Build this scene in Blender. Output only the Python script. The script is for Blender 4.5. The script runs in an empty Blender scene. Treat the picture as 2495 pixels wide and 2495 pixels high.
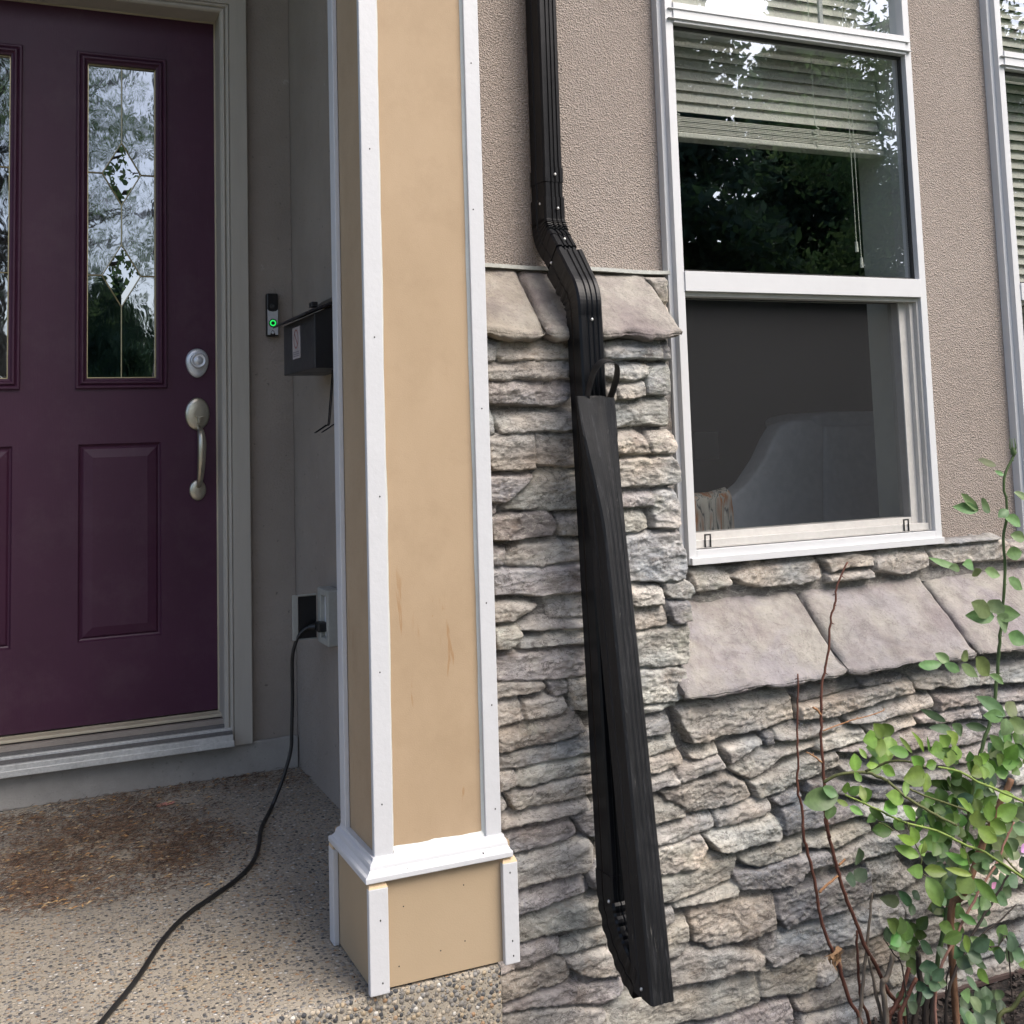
import bpy, bmesh, math, random
import numpy as np
from mathutils import Vector, Matrix
R = math.radians
random.seed(7)
sc = bpy.context.scene
C = sc.collection

# ---------------------------------------------------------------- camera, sky, sun, exposure
cam_d = bpy.data.cameras.new('camera'); cam = bpy.data.objects.new('camera', cam_d); C.objects.link(cam)
cam_d.sensor_width = 36; cam_d.lens = 40.247; cam_d.shift_y = -0.17978
cam_d.clip_start = .05; cam_d.clip_end = 2000
m3 = Matrix(((0.91272, -0.009992, -0.408464), (-0.407425, -0.097565, -0.908012), (-0.030779, 0.995179, -0.09312)))
cam.matrix_world = m3.to_4x4()
sc.camera = cam
SUN_EL, SUN_AZ = R(48), R(146)        # azimuth measured clockwise from +Y (into the house)
w = bpy.data.worlds.new('World'); sc.world = w; w.use_nodes = True
nt = w.node_tree; sky = nt.nodes.new('ShaderNodeTexSky'); sky.sky_type = 'NISHITA'; sky.sun_disc = False
sky.sun_elevation = SUN_EL; sky.sun_rotation = SUN_AZ; sky.air_density = .7; sky.dust_density = 3.0; sky.ozone_density = .25
bg = nt.nodes['Background']; bg.inputs[1].default_value = 0.14
nt.links.new(sky.outputs[0], bg.inputs[0])
sd = bpy.data.lights.new('sun', 'SUN'); sd.energy = 1.35; sd.angle = R(45); sd.color = (1, .96, .90)
sun = bpy.data.objects.new('sun', sd); C.objects.link(sun)
sdir = Vector((math.sin(SUN_AZ) * math.cos(SUN_EL), math.cos(SUN_AZ) * math.cos(SUN_EL), math.sin(SUN_EL)))
sun.rotation_euler = sdir.to_track_quat('Z', 'Y').to_euler()
sc.view_settings.view_transform = 'Standard'; sc.view_settings.look = 'None'
sc.view_settings.gamma = 1; sc.view_settings.use_curve_mapping = False
sc.view_settings.exposure = 1.34
sc.render.engine = 'CYCLES'
sc.cycles.max_bounces = 7; sc.cycles.transparent_max_bounces = 12; sc.cycles.caustics_reflective = False; sc.cycles.caustics_refractive = False

STONES=[
('g',[(0.869,0.189),(0.892,0.188),(0.892,0.148),(0.867,0.145)]),
('b',[(0.897,0.185),(0.945,0.189),(1.047,0.186),(1.087,0.185),(1.086,0.153),(1.047,0.151),(0.972,0.15),(0.905,0.148),(0.893,0.158)]),
('g',[(1.133,0.185),(1.271,0.19),(1.274,0.174),(1.269,0.151),(1.22,0.153),(1.133,0.151)]),
('d',[(1.277,0.19),(1.291,0.191),(1.289,0.147),(1.272,0.149)]),
('bs',[(0.867,0.143),(0.963,0.144),(1.086,0.144),(1.084,0.114),(1.01,0.109),(0.951,0.111),(0.915,0.108),(0.874,0.109)]),
('ts',[(1.137,0.147),(1.235,0.141),(1.242,0.133),(1.228,0.113),(1.2,0.106),(1.146,0.108),(1.114,0.121)]),
('g',[(1.233,0.137),(1.285,0.143),(1.289,0.134),(1.286,0.078),(1.275,0.073),(1.232,0.078),(1.229,0.108)]),
('rs',[(0.868,0.101),(0.923,0.109),(0.998,0.107),(1.05,0.109),(1.054,0.076),(1.025,0.058),(0.867,0.063)]),
('b',[(1.137,0.102),(1.154,0.102),(1.159,0.064),(1.138,0.06)]),
('b',[(1.156,0.099),(1.223,0.108),(1.224,0.073),(1.165,0.064),(1.159,0.077)]),
('lr',[(1.144,0.058),(1.201,0.063),(1.281,0.068),(1.283,0.054),(1.275,0.009),(1.229,0.014),(1.153,0.012),(1.124,0.013),(1.126,0.057)]),
('g',[(0.868,0.054),(0.88,0.048),(0.882,0.006),(0.865,0.002)]),
('b',[(0.887,0.047),(0.94,0.05),(1.053,0.051),(1.082,0.05),(1.077,0.009),(1.034,0.006),(0.972,0.006),(0.898,0.006),(0.889,0.021)]),
('b',[(0.867,0.002),(0.925,0.004),(0.969,0.002),(0.966,-0.021),(0.969,-0.068),(0.877,-0.065),(0.867,-0.05)]),
('b',[(0.975,0.003),(1.023,0.004),(1.08,0.004),(1.077,-0.068),(1.02,-0.064),(0.972,-0.059),(0.971,-0.041)]),
('bs',[(1.138,0.003),(1.198,0.004),(1.227,-0.013),(1.234,-0.045),(1.166,-0.045),(1.13,-0.044)]),
('t',[(1.232,-0.003),(1.277,0.001),(1.295,-0.013),(1.297,-0.034),(1.287,-0.048),(1.238,-0.045),(1.23,-0.024)]),
('t',[(1.157,-0.052),(1.287,-0.052),(1.299,-0.066),(1.304,-0.106),(1.284,-0.112),(1.217,-0.112),(1.133,-0.112),(1.129,-0.065)]),
('pr',[(0.867,-0.073),(0.955,-0.074),(0.962,-0.08),(0.949,-0.095),(0.918,-0.118),(0.902,-0.127),(0.867,-0.128)]),
('or',[(0.901,-0.139),(0.94,-0.107),(0.98,-0.072),(1.006,-0.069),(1.056,-0.075),(1.076,-0.078),(1.073,-0.151),(0.989,-0.148),(0.939,-0.145)]),
('p',[(0.867,-0.133),(0.889,-0.133),(0.879,-0.15),(0.87,-0.152)]),
('r',[(0.87,-0.155),(0.933,-0.151),(0.989,-0.149),(1.0,-0.155),(1.01,-0.185),(0.998,-0.197),(0.932,-0.2),(0.87,-0.2)]),
('b',[(1.016,-0.158),(1.056,-0.158),(1.087,-0.16),(1.086,-0.202),(1.02,-0.198),(1.014,-0.175)]),
('ps',[(1.162,-0.12),(1.234,-0.118),(1.235,-0.155),(1.146,-0.151),(1.147,-0.122)]),
('gr',[(1.239,-0.124),(1.265,-0.117),(1.293,-0.124),(1.3,-0.156),(1.298,-0.192),(1.286,-0.202),(1.234,-0.195),(1.232,-0.16)]),
('o',[(1.146,-0.156),(1.205,-0.158),(1.223,-0.177),(1.219,-0.195),(1.194,-0.203),(1.144,-0.203)]),
('wr',[(1.152,-0.21),(1.218,-0.205),(1.292,-0.205),(1.305,-0.242),(1.311,-0.276),(1.305,-0.307),(1.249,-0.308),(1.154,-0.298)]),
('p',[(0.869,-0.214),(0.901,-0.216),(0.895,-0.234),(0.892,-0.248),(0.87,-0.248)]),
('b',[(0.896,-0.244),(0.909,-0.218),(0.937,-0.206),(0.992,-0.206),(1.071,-0.211),(1.075,-0.247),(1.035,-0.251),(0.976,-0.257),(0.922,-0.25)]),
('p',[(0.869,-0.251),(0.957,-0.256),(1.012,-0.258),(1.061,-0.254),(1.098,-0.256),(1.095,-0.313),(0.982,-0.314),(0.869,-0.302)]),
('bs',[(0.87,-0.319),(0.949,-0.323),(0.967,-0.333),(0.932,-0.348),(0.91,-0.358),(0.87,-0.356)]),
('g',[(0.986,-0.321),(1.061,-0.318),(1.095,-0.321),(1.093,-0.363),(0.992,-0.359),(0.989,-0.336)]),
('g',[(0.927,-0.362),(0.953,-0.355),(1.059,-0.366),(1.093,-0.369),(1.092,-0.386),(1.008,-0.382),(0.953,-0.378),(0.928,-0.374)]),
('o',[(0.87,-0.365),(0.921,-0.365),(0.928,-0.379),(0.919,-0.398),(0.898,-0.406),(0.87,-0.404)]),
('l',[(0.926,-0.408),(0.932,-0.394),(0.98,-0.39),(1.058,-0.389),(1.092,-0.391),(1.091,-0.415),(1.006,-0.411),(0.968,-0.41)]),
('pr',[(0.873,-0.418),(0.924,-0.416),(1.051,-0.418),(1.091,-0.42),(1.088,-0.474),(1.004,-0.476),(0.922,-0.47),(0.877,-0.465),(0.871,-0.44)]),
('ts',[(1.154,-0.304),(1.243,-0.318),(1.251,-0.334),(1.247,-0.354),(1.181,-0.352),(1.153,-0.333)]),
('t',[(1.259,-0.311),(1.305,-0.308),(1.329,-0.325),(1.328,-0.34),(1.315,-0.348),(1.269,-0.344),(1.257,-0.332)]),
('d',[(1.263,-0.349),(1.309,-0.349),(1.311,-0.393),(1.269,-0.396),(1.263,-0.376)]),
('b',[(1.184,-0.359),(1.253,-0.357),(1.259,-0.381),(1.254,-0.395),(1.194,-0.4),(1.15,-0.393),(1.151,-0.358)]),
('l',[(1.164,-0.405),(1.269,-0.4),(1.307,-0.4),(1.307,-0.436),(1.306,-0.462),(1.296,-0.479),(1.235,-0.477),(1.161,-0.469)]),
('b',[(0.871,-0.467),(0.969,-0.476),(0.976,-0.488),(0.957,-0.496),(0.915,-0.497),(0.87,-0.498)]),
('d',[(0.983,-0.474),(1.022,-0.476),(1.026,-0.502),(0.993,-0.509),(0.985,-0.497)]),
('o',[(1.03,-0.476),(1.062,-0.474),(1.1,-0.48),(1.097,-0.541),(1.064,-0.541),(1.036,-0.538),(1.031,-0.513)]),
('gs',[(0.87,-0.502),(0.919,-0.502),(0.923,-0.524),(0.929,-0.546),(0.871,-0.55)]),
('g',[(0.928,-0.51),(0.971,-0.507),(1.012,-0.51),(1.02,-0.532),(1.004,-0.544),(0.969,-0.545),(0.932,-0.546),(0.928,-0.524)]),
('bs',[(0.871,-0.554),(0.924,-0.553),(1.034,-0.539),(1.052,-0.56),(1.057,-0.581),(1.013,-0.591),(0.945,-0.594),(0.871,-0.597)]),
('g',[(0.871,-0.601),(0.945,-0.596),(1.036,-0.591),(1.065,-0.587),(1.095,-0.588),(1.094,-0.622),(1.012,-0.626),(0.944,-0.63),(0.873,-0.631)]),
('o',[(0.916,-0.638),(0.966,-0.629),(1.068,-0.627),(1.094,-0.627),(1.092,-0.661),(1.034,-0.662),(0.965,-0.665),(0.933,-0.669),(0.918,-0.666),(0.911,-0.65)]),
('t',[(0.872,-0.636),(0.905,-0.638),(0.913,-0.661),(0.871,-0.671)]),
('ts',[(0.889,-0.674),(0.942,-0.673),(1.033,-0.666),(1.069,-0.663),(1.104,-0.664),(1.102,-0.696),(1.067,-0.7),(1.009,-0.703),(0.941,-0.706),(0.903,-0.707),(0.895,-0.696)]),
('g',[(0.872,-0.679),(0.88,-0.68),(0.886,-0.699),(0.872,-0.707)]),
('g',[(0.874,-0.713),(0.941,-0.712),(1.055,-0.703),(1.063,-0.72),(1.059,-0.731),(1.008,-0.734),(0.94,-0.735),(0.873,-0.74)]),
('d',[(1.026,-0.738),(1.07,-0.732),(1.101,-0.732),(1.098,-0.788),(1.063,-0.786),(1.052,-0.776),(1.037,-0.756)]),
('p',[(0.873,-0.747),(0.939,-0.743),(1.019,-0.74),(1.027,-0.755),(1.032,-0.765),(1.017,-0.778),(0.96,-0.783),(0.898,-0.786),(0.883,-0.775)]),
('b',[(0.898,-0.794),(0.96,-0.788),(1.029,-0.783),(1.054,-0.784),(1.067,-0.804),(1.064,-0.831),(1.047,-0.849),(0.999,-0.848),(0.936,-0.846),(0.898,-0.85)]),
('d',[(1.056,-0.844),(1.073,-0.837),(1.096,-0.839),(1.094,-0.884),(1.069,-0.88),(1.056,-0.857)]),
('ps',[(0.9,-0.868),(0.94,-0.861),(1.046,-0.855),(1.06,-0.882),(1.043,-0.886),(0.99,-0.891),(0.934,-0.896),(0.9,-0.9)]),
('o',[(0.899,-0.907),(0.956,-0.899),(1.043,-0.891),(1.075,-0.892),(1.094,-0.893),(1.092,-0.943),(1.063,-0.951),(0.999,-0.947),(0.965,-0.947),(0.952,-0.945),(0.923,-0.95),(0.899,-0.948)]),
('l',[(1.028,-0.96),(1.075,-0.954),(1.103,-0.955),(1.101,-0.987),(1.043,-0.989),(1.009,-0.991),(0.988,-0.989),(0.984,-0.98),(0.998,-0.97),(1.03,-0.967)]),
('p',[(0.85,-0.987),(0.898,-0.985),(0.901,-0.954),(0.954,-0.95),(0.99,-0.962),(0.982,-0.976),(0.93,-0.99),(0.858,-0.999)]),
('b',[(1.004,-0.998),(1.08,-0.991),(1.112,-1.004),(1.122,-1.051),(1.064,-1.041),(1.028,-1.032),(1.01,-1.018)]),
('bs',[(0.858,-1.002),(0.886,-0.998),(0.93,-0.994),(0.982,-0.991),(0.997,-0.997),(1.008,-1.022),(0.996,-1.034),(0.96,-1.04),(0.938,-1.033),(0.92,-1.039),(0.894,-1.045),(0.86,-1.045)]),
('p',[(0.86,-1.051),(0.92,-1.045),(0.951,-1.042),(1.007,-1.041),(1.11,-1.056),(1.126,-1.074),(1.113,-1.089),(1.085,-1.097),(1.016,-1.085),(0.95,-1.073),(0.863,-1.064)]),
('g',[(0.859,-1.068),(0.949,-1.077),(1.073,-1.101),(1.084,-1.116),(1.07,-1.128),(1.068,-1.16),(0.858,-1.112)]),
('b',[(0.858,-1.116),(0.969,-1.14),(1.066,-1.162),(1.068,-1.209),(0.856,-1.161)]),
('o',[(1.081,-1.109),(1.119,-1.092),(1.166,-1.109),(1.227,-1.107),(1.326,-1.113),(1.437,-1.114),(1.44,-1.144),(1.437,-1.175),(1.335,-1.176),(1.26,-1.171),(1.163,-1.167),(1.07,-1.151)]),
('lr',[(1.172,-0.479),(1.266,-0.48),(1.294,-0.487),(1.302,-0.522),(1.299,-0.542),(1.263,-0.549),(1.193,-0.544),(1.164,-0.541)]),
('l',[(1.154,-0.548),(1.27,-0.548),(1.267,-0.557),(1.229,-0.566),(1.153,-0.566)]),
('g',[(1.182,-0.578),(1.251,-0.575),(1.256,-0.59),(1.252,-0.609),(1.18,-0.61)]),
('l',[(1.19,-0.613),(1.254,-0.614),(1.266,-0.629),(1.264,-0.645),(1.238,-0.646),(1.19,-0.655)]),
('t',[(1.19,-0.658),(1.27,-0.651),(1.277,-0.662),(1.274,-0.674),(1.211,-0.683),(1.189,-0.682)]),
('g',[(1.191,-0.687),(1.256,-0.685),(1.27,-0.695),(1.272,-0.713),(1.19,-0.718)]),
('tr',[(1.265,-0.557),(1.344,-0.561),(1.423,-0.56),(1.551,-0.562),(1.56,-0.595),(1.56,-0.621),(1.511,-0.628),(1.473,-0.634),(1.44,-0.634),(1.379,-0.632),(1.34,-0.639),(1.299,-0.638),(1.277,-0.597)]),
('l',[(1.296,-0.65),(1.365,-0.647),(1.362,-0.665),(1.325,-0.672),(1.3,-0.669)]),
('t',[(1.381,-0.657),(1.418,-0.65),(1.469,-0.65),(1.481,-0.658),(1.443,-0.671),(1.416,-0.683),(1.392,-0.692),(1.386,-0.666)]),
('g',[(1.268,-0.683),(1.338,-0.671),(1.364,-0.669),(1.38,-0.693),(1.336,-0.703),(1.277,-0.711),(1.266,-0.691)]),
('d',[(1.481,-0.643),(1.507,-0.642),(1.51,-0.668),(1.488,-0.669)]),
('gr',[(1.513,-0.64),(1.555,-0.635),(1.64,-0.634),(1.686,-0.632),(1.684,-0.656),(1.623,-0.667),(1.525,-0.665),(1.515,-0.66)]),
('t',[(1.395,-0.702),(1.437,-0.685),(1.478,-0.676),(1.552,-0.675),(1.62,-0.675),(1.622,-0.689),(1.568,-0.695),(1.523,-0.699),(1.467,-0.724),(1.44,-0.729),(1.409,-0.712)]),
('ls',[(1.443,-0.737),(1.494,-0.732),(1.578,-0.711),(1.672,-0.71),(1.679,-0.735),(1.604,-0.746),(1.558,-0.753),(1.519,-0.768),(1.459,-0.772),(1.45,-0.752)]),
('bs',[(1.23,-0.725),(1.272,-0.712),(1.375,-0.712),(1.408,-0.724),(1.429,-0.737),(1.443,-0.76),(1.436,-0.769),(1.374,-0.772),(1.307,-0.774),(1.282,-0.776),(1.278,-0.762),(1.242,-0.744)]),
('o',[(1.194,-0.726),(1.239,-0.744),(1.277,-0.765),(1.281,-0.779),(1.209,-0.782),(1.191,-0.781)]),
('d',[(1.497,-0.775),(1.563,-0.766),(1.573,-0.78),(1.556,-0.792),(1.511,-0.794),(1.501,-0.788)]),
('g',[(1.196,-0.79),(1.281,-0.783),(1.342,-0.78),(1.352,-0.809),(1.304,-0.82),(1.254,-0.826),(1.197,-0.825)]),
('g',[(1.353,-0.782),(1.41,-0.777),(1.488,-0.779),(1.49,-0.795),(1.475,-0.807),(1.408,-0.813),(1.357,-0.814)]),
('ls',[(1.329,-0.826),(1.382,-0.82),(1.489,-0.811),(1.512,-0.827),(1.516,-0.857),(1.499,-0.862),(1.432,-0.862),(1.379,-0.863),(1.351,-0.857)]),
('d',[(1.515,-0.8),(1.555,-0.795),(1.622,-0.81),(1.672,-0.823),(1.713,-0.823),(1.741,-0.843),(1.67,-0.85),(1.596,-0.853),(1.563,-0.853),(1.522,-0.857),(1.516,-0.827)]),
('tr',[(1.199,-0.831),(1.266,-0.826),(1.318,-0.82),(1.332,-0.849),(1.313,-0.876),(1.305,-0.885),(1.196,-0.883)]),
('o',[(1.201,-0.889),(1.3,-0.889),(1.328,-0.87),(1.366,-0.87),(1.403,-0.877),(1.382,-0.918),(1.344,-0.925),(1.288,-0.933),(1.248,-0.94),(1.199,-0.931)]),
('o',[(1.407,-0.884),(1.431,-0.873),(1.512,-0.868),(1.565,-0.864),(1.563,-0.898),(1.51,-0.904),(1.45,-0.907),(1.419,-0.898)]),
('o',[(1.569,-0.864),(1.612,-0.869),(1.652,-0.863),(1.698,-0.862),(1.751,-0.863),(1.752,-0.886),(1.696,-0.894),(1.649,-0.905),(1.577,-0.891)]),
('ds',[(1.386,-0.905),(1.455,-0.914),(1.504,-0.905),(1.565,-0.907),(1.629,-0.909),(1.636,-0.929),(1.591,-0.933),(1.562,-0.939),(1.534,-0.955),(1.479,-0.956),(1.404,-0.943),(1.392,-0.926)]),
('l',[(1.247,-0.942),(1.298,-0.935),(1.391,-0.927),(1.4,-0.944),(1.383,-0.957),(1.322,-0.954),(1.292,-0.955),(1.25,-0.953)]),
('br',[(1.283,-0.965),(1.312,-0.958),(1.386,-0.959),(1.484,-0.961),(1.486,-0.996),(1.486,-1.039),(1.421,-1.045),(1.361,-1.044),(1.322,-1.043),(1.31,-1.032),(1.286,-1.023),(1.283,-0.988)]),
('dr',[(1.491,-0.968),(1.533,-0.965),(1.645,-0.964),(1.74,-0.963),(1.743,-1.011),(1.712,-1.026),(1.64,-1.033),(1.584,-1.035),(1.542,-1.037),(1.514,-1.042),(1.49,-1.02)]),
('g',[(1.208,-0.94),(1.24,-0.944),(1.246,-0.965),(1.24,-0.976),(1.206,-0.979)]),
('l',[(1.21,-0.99),(1.253,-0.975),(1.273,-0.974),(1.276,-1.007),(1.273,-1.021),(1.247,-1.041),(1.208,-1.042)]),
('t',[(1.217,-1.057),(1.262,-1.036),(1.292,-1.036),(1.317,-1.046),(1.368,-1.051),(1.447,-1.081),(1.458,-1.089),(1.435,-1.109),(1.391,-1.101),(1.339,-1.103),(1.279,-1.1),(1.215,-1.098)]),
('gr',[(1.462,-1.07),(1.483,-1.045),(1.528,-1.045),(1.588,-1.046),(1.668,-1.042),(1.761,-1.036),(1.831,-1.058),(1.823,-1.083),(1.786,-1.096),(1.721,-1.103),(1.635,-1.107),(1.552,-1.099),(1.496,-1.111),(1.474,-1.11),(1.461,-1.092)]),
('o',[(1.444,-1.109),(1.496,-1.115),(1.551,-1.105),(1.614,-1.124),(1.619,-1.161),(1.574,-1.176),(1.53,-1.179),(1.479,-1.168),(1.441,-1.164)]),
('ps',[(1.309,-1.195),(1.36,-1.187),(1.513,-1.183),(1.519,-1.203),(1.514,-1.229),(1.514,-1.254),(1.308,-1.216)]),
('b',[(1.533,-1.193),(1.601,-1.188),(1.715,-1.184),(1.802,-1.196),(1.817,-1.227),(1.712,-1.224),(1.626,-1.224),(1.571,-1.222),(1.536,-1.216)]),
('g',[(1.543,-1.224),(1.654,-1.231),(1.814,-1.233),(1.809,-1.289),(1.677,-1.302),(1.529,-1.268)]),
('g',[(1.07,-1.156),(1.163,-1.172),(1.26,-1.176),(1.306,-1.196),(1.303,-1.255),(1.068,-1.199)]),
('b',[(1.307,-1.221),(1.514,-1.259),(1.648,-1.308),(1.645,-1.348),(1.305,-1.266)]),
('d',[(1.567,-0.571),(1.622,-0.557),(1.743,-0.553),(1.749,-0.575),(1.693,-0.58),(1.62,-0.587),(1.577,-0.59)]),
('d',[(1.75,-0.555),(1.784,-0.55),(1.874,-0.569),(1.87,-0.575),(1.815,-0.575),(1.767,-0.579),(1.75,-0.573)]),
('bs',[(1.573,-0.598),(1.62,-0.593),(1.737,-0.584),(1.889,-0.579),(1.896,-0.606),(1.825,-0.611),(1.704,-0.624),(1.654,-0.629),(1.576,-0.625)]),
('tr',[(1.894,-0.566),(1.922,-0.556),(2.05,-0.563),(2.227,-0.575),(2.392,-0.584),(2.387,-0.629),(2.281,-0.623),(2.144,-0.615),(2.045,-0.61),(2.013,-0.611),(1.975,-0.602),(1.949,-0.606),(1.906,-0.599),(1.898,-0.581)]),
('g',[(1.705,-0.634),(1.793,-0.627),(1.824,-0.62),(1.948,-0.616),(1.955,-0.645),(1.883,-0.65),(1.791,-0.655),(1.715,-0.652),(1.706,-0.643)]),
('r',[(1.965,-0.626),(2.012,-0.623),(2.127,-0.618),(2.134,-0.648),(2.074,-0.655),(1.969,-0.654)]),
('p',[(2.14,-0.632),(2.279,-0.64),(2.276,-0.669),(2.141,-0.658)]),
('t',[(1.756,-0.665),(1.821,-0.661),(1.897,-0.659),(1.896,-0.676),(1.837,-0.683),(1.777,-0.687),(1.766,-0.677)]),
('p',[(1.901,-0.661),(2.008,-0.661),(2.09,-0.661),(2.103,-0.69),(2.039,-0.684),(1.974,-0.685),(1.913,-0.677)]),
('g',[(2.107,-0.669),(2.276,-0.677),(2.273,-0.703),(2.111,-0.692)]),
('l',[(1.628,-0.673),(1.701,-0.663),(1.748,-0.667),(1.761,-0.69),(1.749,-0.695),(1.722,-0.694),(1.641,-0.7),(1.621,-0.695),(1.619,-0.687)]),
('p',[(1.679,-0.708),(1.757,-0.7),(1.788,-0.695),(1.895,-0.691),(1.96,-0.704),(2.07,-0.702),(2.169,-0.707),(2.272,-0.715),(2.269,-0.738),(2.133,-0.739),(2.066,-0.742),(1.995,-0.743),(1.908,-0.727),(1.815,-0.737),(1.755,-0.733),(1.734,-0.714)]),
('p',[(1.931,-0.749),(2.001,-0.749),(2.131,-0.751),(2.268,-0.749),(2.265,-0.776),(2.129,-0.781),(2.056,-0.781),(1.966,-0.777),(1.875,-0.769)]),
('g',[(1.669,-0.731),(1.814,-0.748),(1.903,-0.78),(2.127,-0.793),(2.155,-0.801),(2.149,-0.825),(2.059,-0.824),(1.932,-0.811),(1.781,-0.782),(1.695,-0.752)]),
('l',[(2.161,-0.808),(2.262,-0.807),(2.257,-0.858),(2.173,-0.849)]),
('d',[(1.586,-0.751),(1.625,-0.764),(1.78,-0.796),(1.994,-0.828),(2.169,-0.852),(2.055,-0.862),(1.897,-0.85),(1.749,-0.816),(1.663,-0.793),(1.584,-0.777)]),
('g',[(2.055,-0.865),(2.256,-0.866),(2.253,-0.895),(2.084,-0.902),(1.957,-0.887),(1.927,-0.866)]),
('l',[(1.67,-0.812),(1.866,-0.856),(1.923,-0.879),(1.803,-0.876),(1.711,-0.844),(1.698,-0.832)]),
('ts',[(1.646,-0.916),(1.742,-0.902),(1.832,-0.901),(1.85,-0.925),(1.829,-0.939),(1.739,-0.939),(1.653,-0.944),(1.65,-0.929)]),
('bs',[(1.733,-0.951),(1.827,-0.957),(1.843,-0.981),(1.883,-1.006),(1.868,-1.015),(1.837,-1.019),(1.792,-1.019),(1.746,-1.02),(1.742,-0.98)]),
('p',[(1.851,-0.931),(1.931,-0.928),(2.013,-0.969),(1.979,-0.996),(1.887,-0.969),(1.85,-0.948)]),
('t',[(1.836,-1.056),(1.914,-1.021),(2.008,-1.029),(2.206,-1.027),(2.344,-1.03),(2.34,-1.068),(2.035,-1.077),(1.939,-1.091),(1.836,-1.086)]),
('b',[(1.63,-1.112),(1.726,-1.109),(1.837,-1.098),(1.969,-1.101),(2.232,-1.104),(2.336,-1.106),(2.333,-1.135),(1.965,-1.149),(1.872,-1.152),(1.828,-1.17),(1.75,-1.174),(1.671,-1.176),(1.65,-1.146)]),
('g',[(1.589,-1.114),(1.625,-1.118),(1.644,-1.165),(1.607,-1.174),(1.585,-1.177)]),
('o',[(1.774,-1.184),(1.832,-1.185),(1.825,-1.203),(1.777,-1.214)]),
('g',[(1.84,-1.184),(1.962,-1.179),(2.225,-1.169),(2.329,-1.168),(2.325,-1.21),(1.991,-1.215),(1.837,-1.218)]),
('gr',[(1.865,-1.236),(2.006,-1.226),(2.22,-1.223),(2.323,-1.224),(2.317,-1.285),(2.011,-1.276),(1.859,-1.3),(1.77,-1.3),(1.775,-1.23)]),
('g',[(1.655,-1.254),(1.716,-1.238),(1.772,-1.233),(1.767,-1.301),(1.654,-1.307)]),
]
STONES_UP=[
('tr',[(1.377,-0.305),(1.445,-0.304),(1.489,-0.325),(1.491,-0.347),(1.457,-0.353),(1.397,-0.355),(1.393,-0.322)]),
('tr',[(1.494,-0.33),(1.553,-0.305),(1.727,-0.303),(1.743,-0.323),(1.736,-0.352),(1.679,-0.36),(1.571,-0.357),(1.521,-0.343)]),
('t',[(1.748,-0.306),(1.841,-0.298),(1.891,-0.308),(1.893,-0.332),(1.821,-0.331),(1.77,-0.34)]),
('g',[(1.759,-0.346),(1.89,-0.343),(1.893,-0.361),(1.763,-0.363)]),
('gr',[(1.895,-0.308),(1.97,-0.295),(2.058,-0.301),(2.066,-0.346),(1.983,-0.361),(1.904,-0.347)]),
('tr',[(2.064,-0.306),(2.317,-0.3),(2.339,-0.31),(2.335,-0.35),(2.214,-0.346),(2.091,-0.346)]),
('g',[(2.1,-0.291),(2.298,-0.291),(2.303,-0.297),(2.105,-0.299)]),
('g',[(2.347,-0.314),(2.556,-0.308),(2.551,-0.358),(2.348,-0.356)]),
('b',[(1.303,0.338),(1.356,0.337),(1.355,0.286),(1.334,0.285)]),
('b',[(1.336,0.28),(1.356,0.282),(1.355,0.254),(1.346,0.254)]),
]
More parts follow.
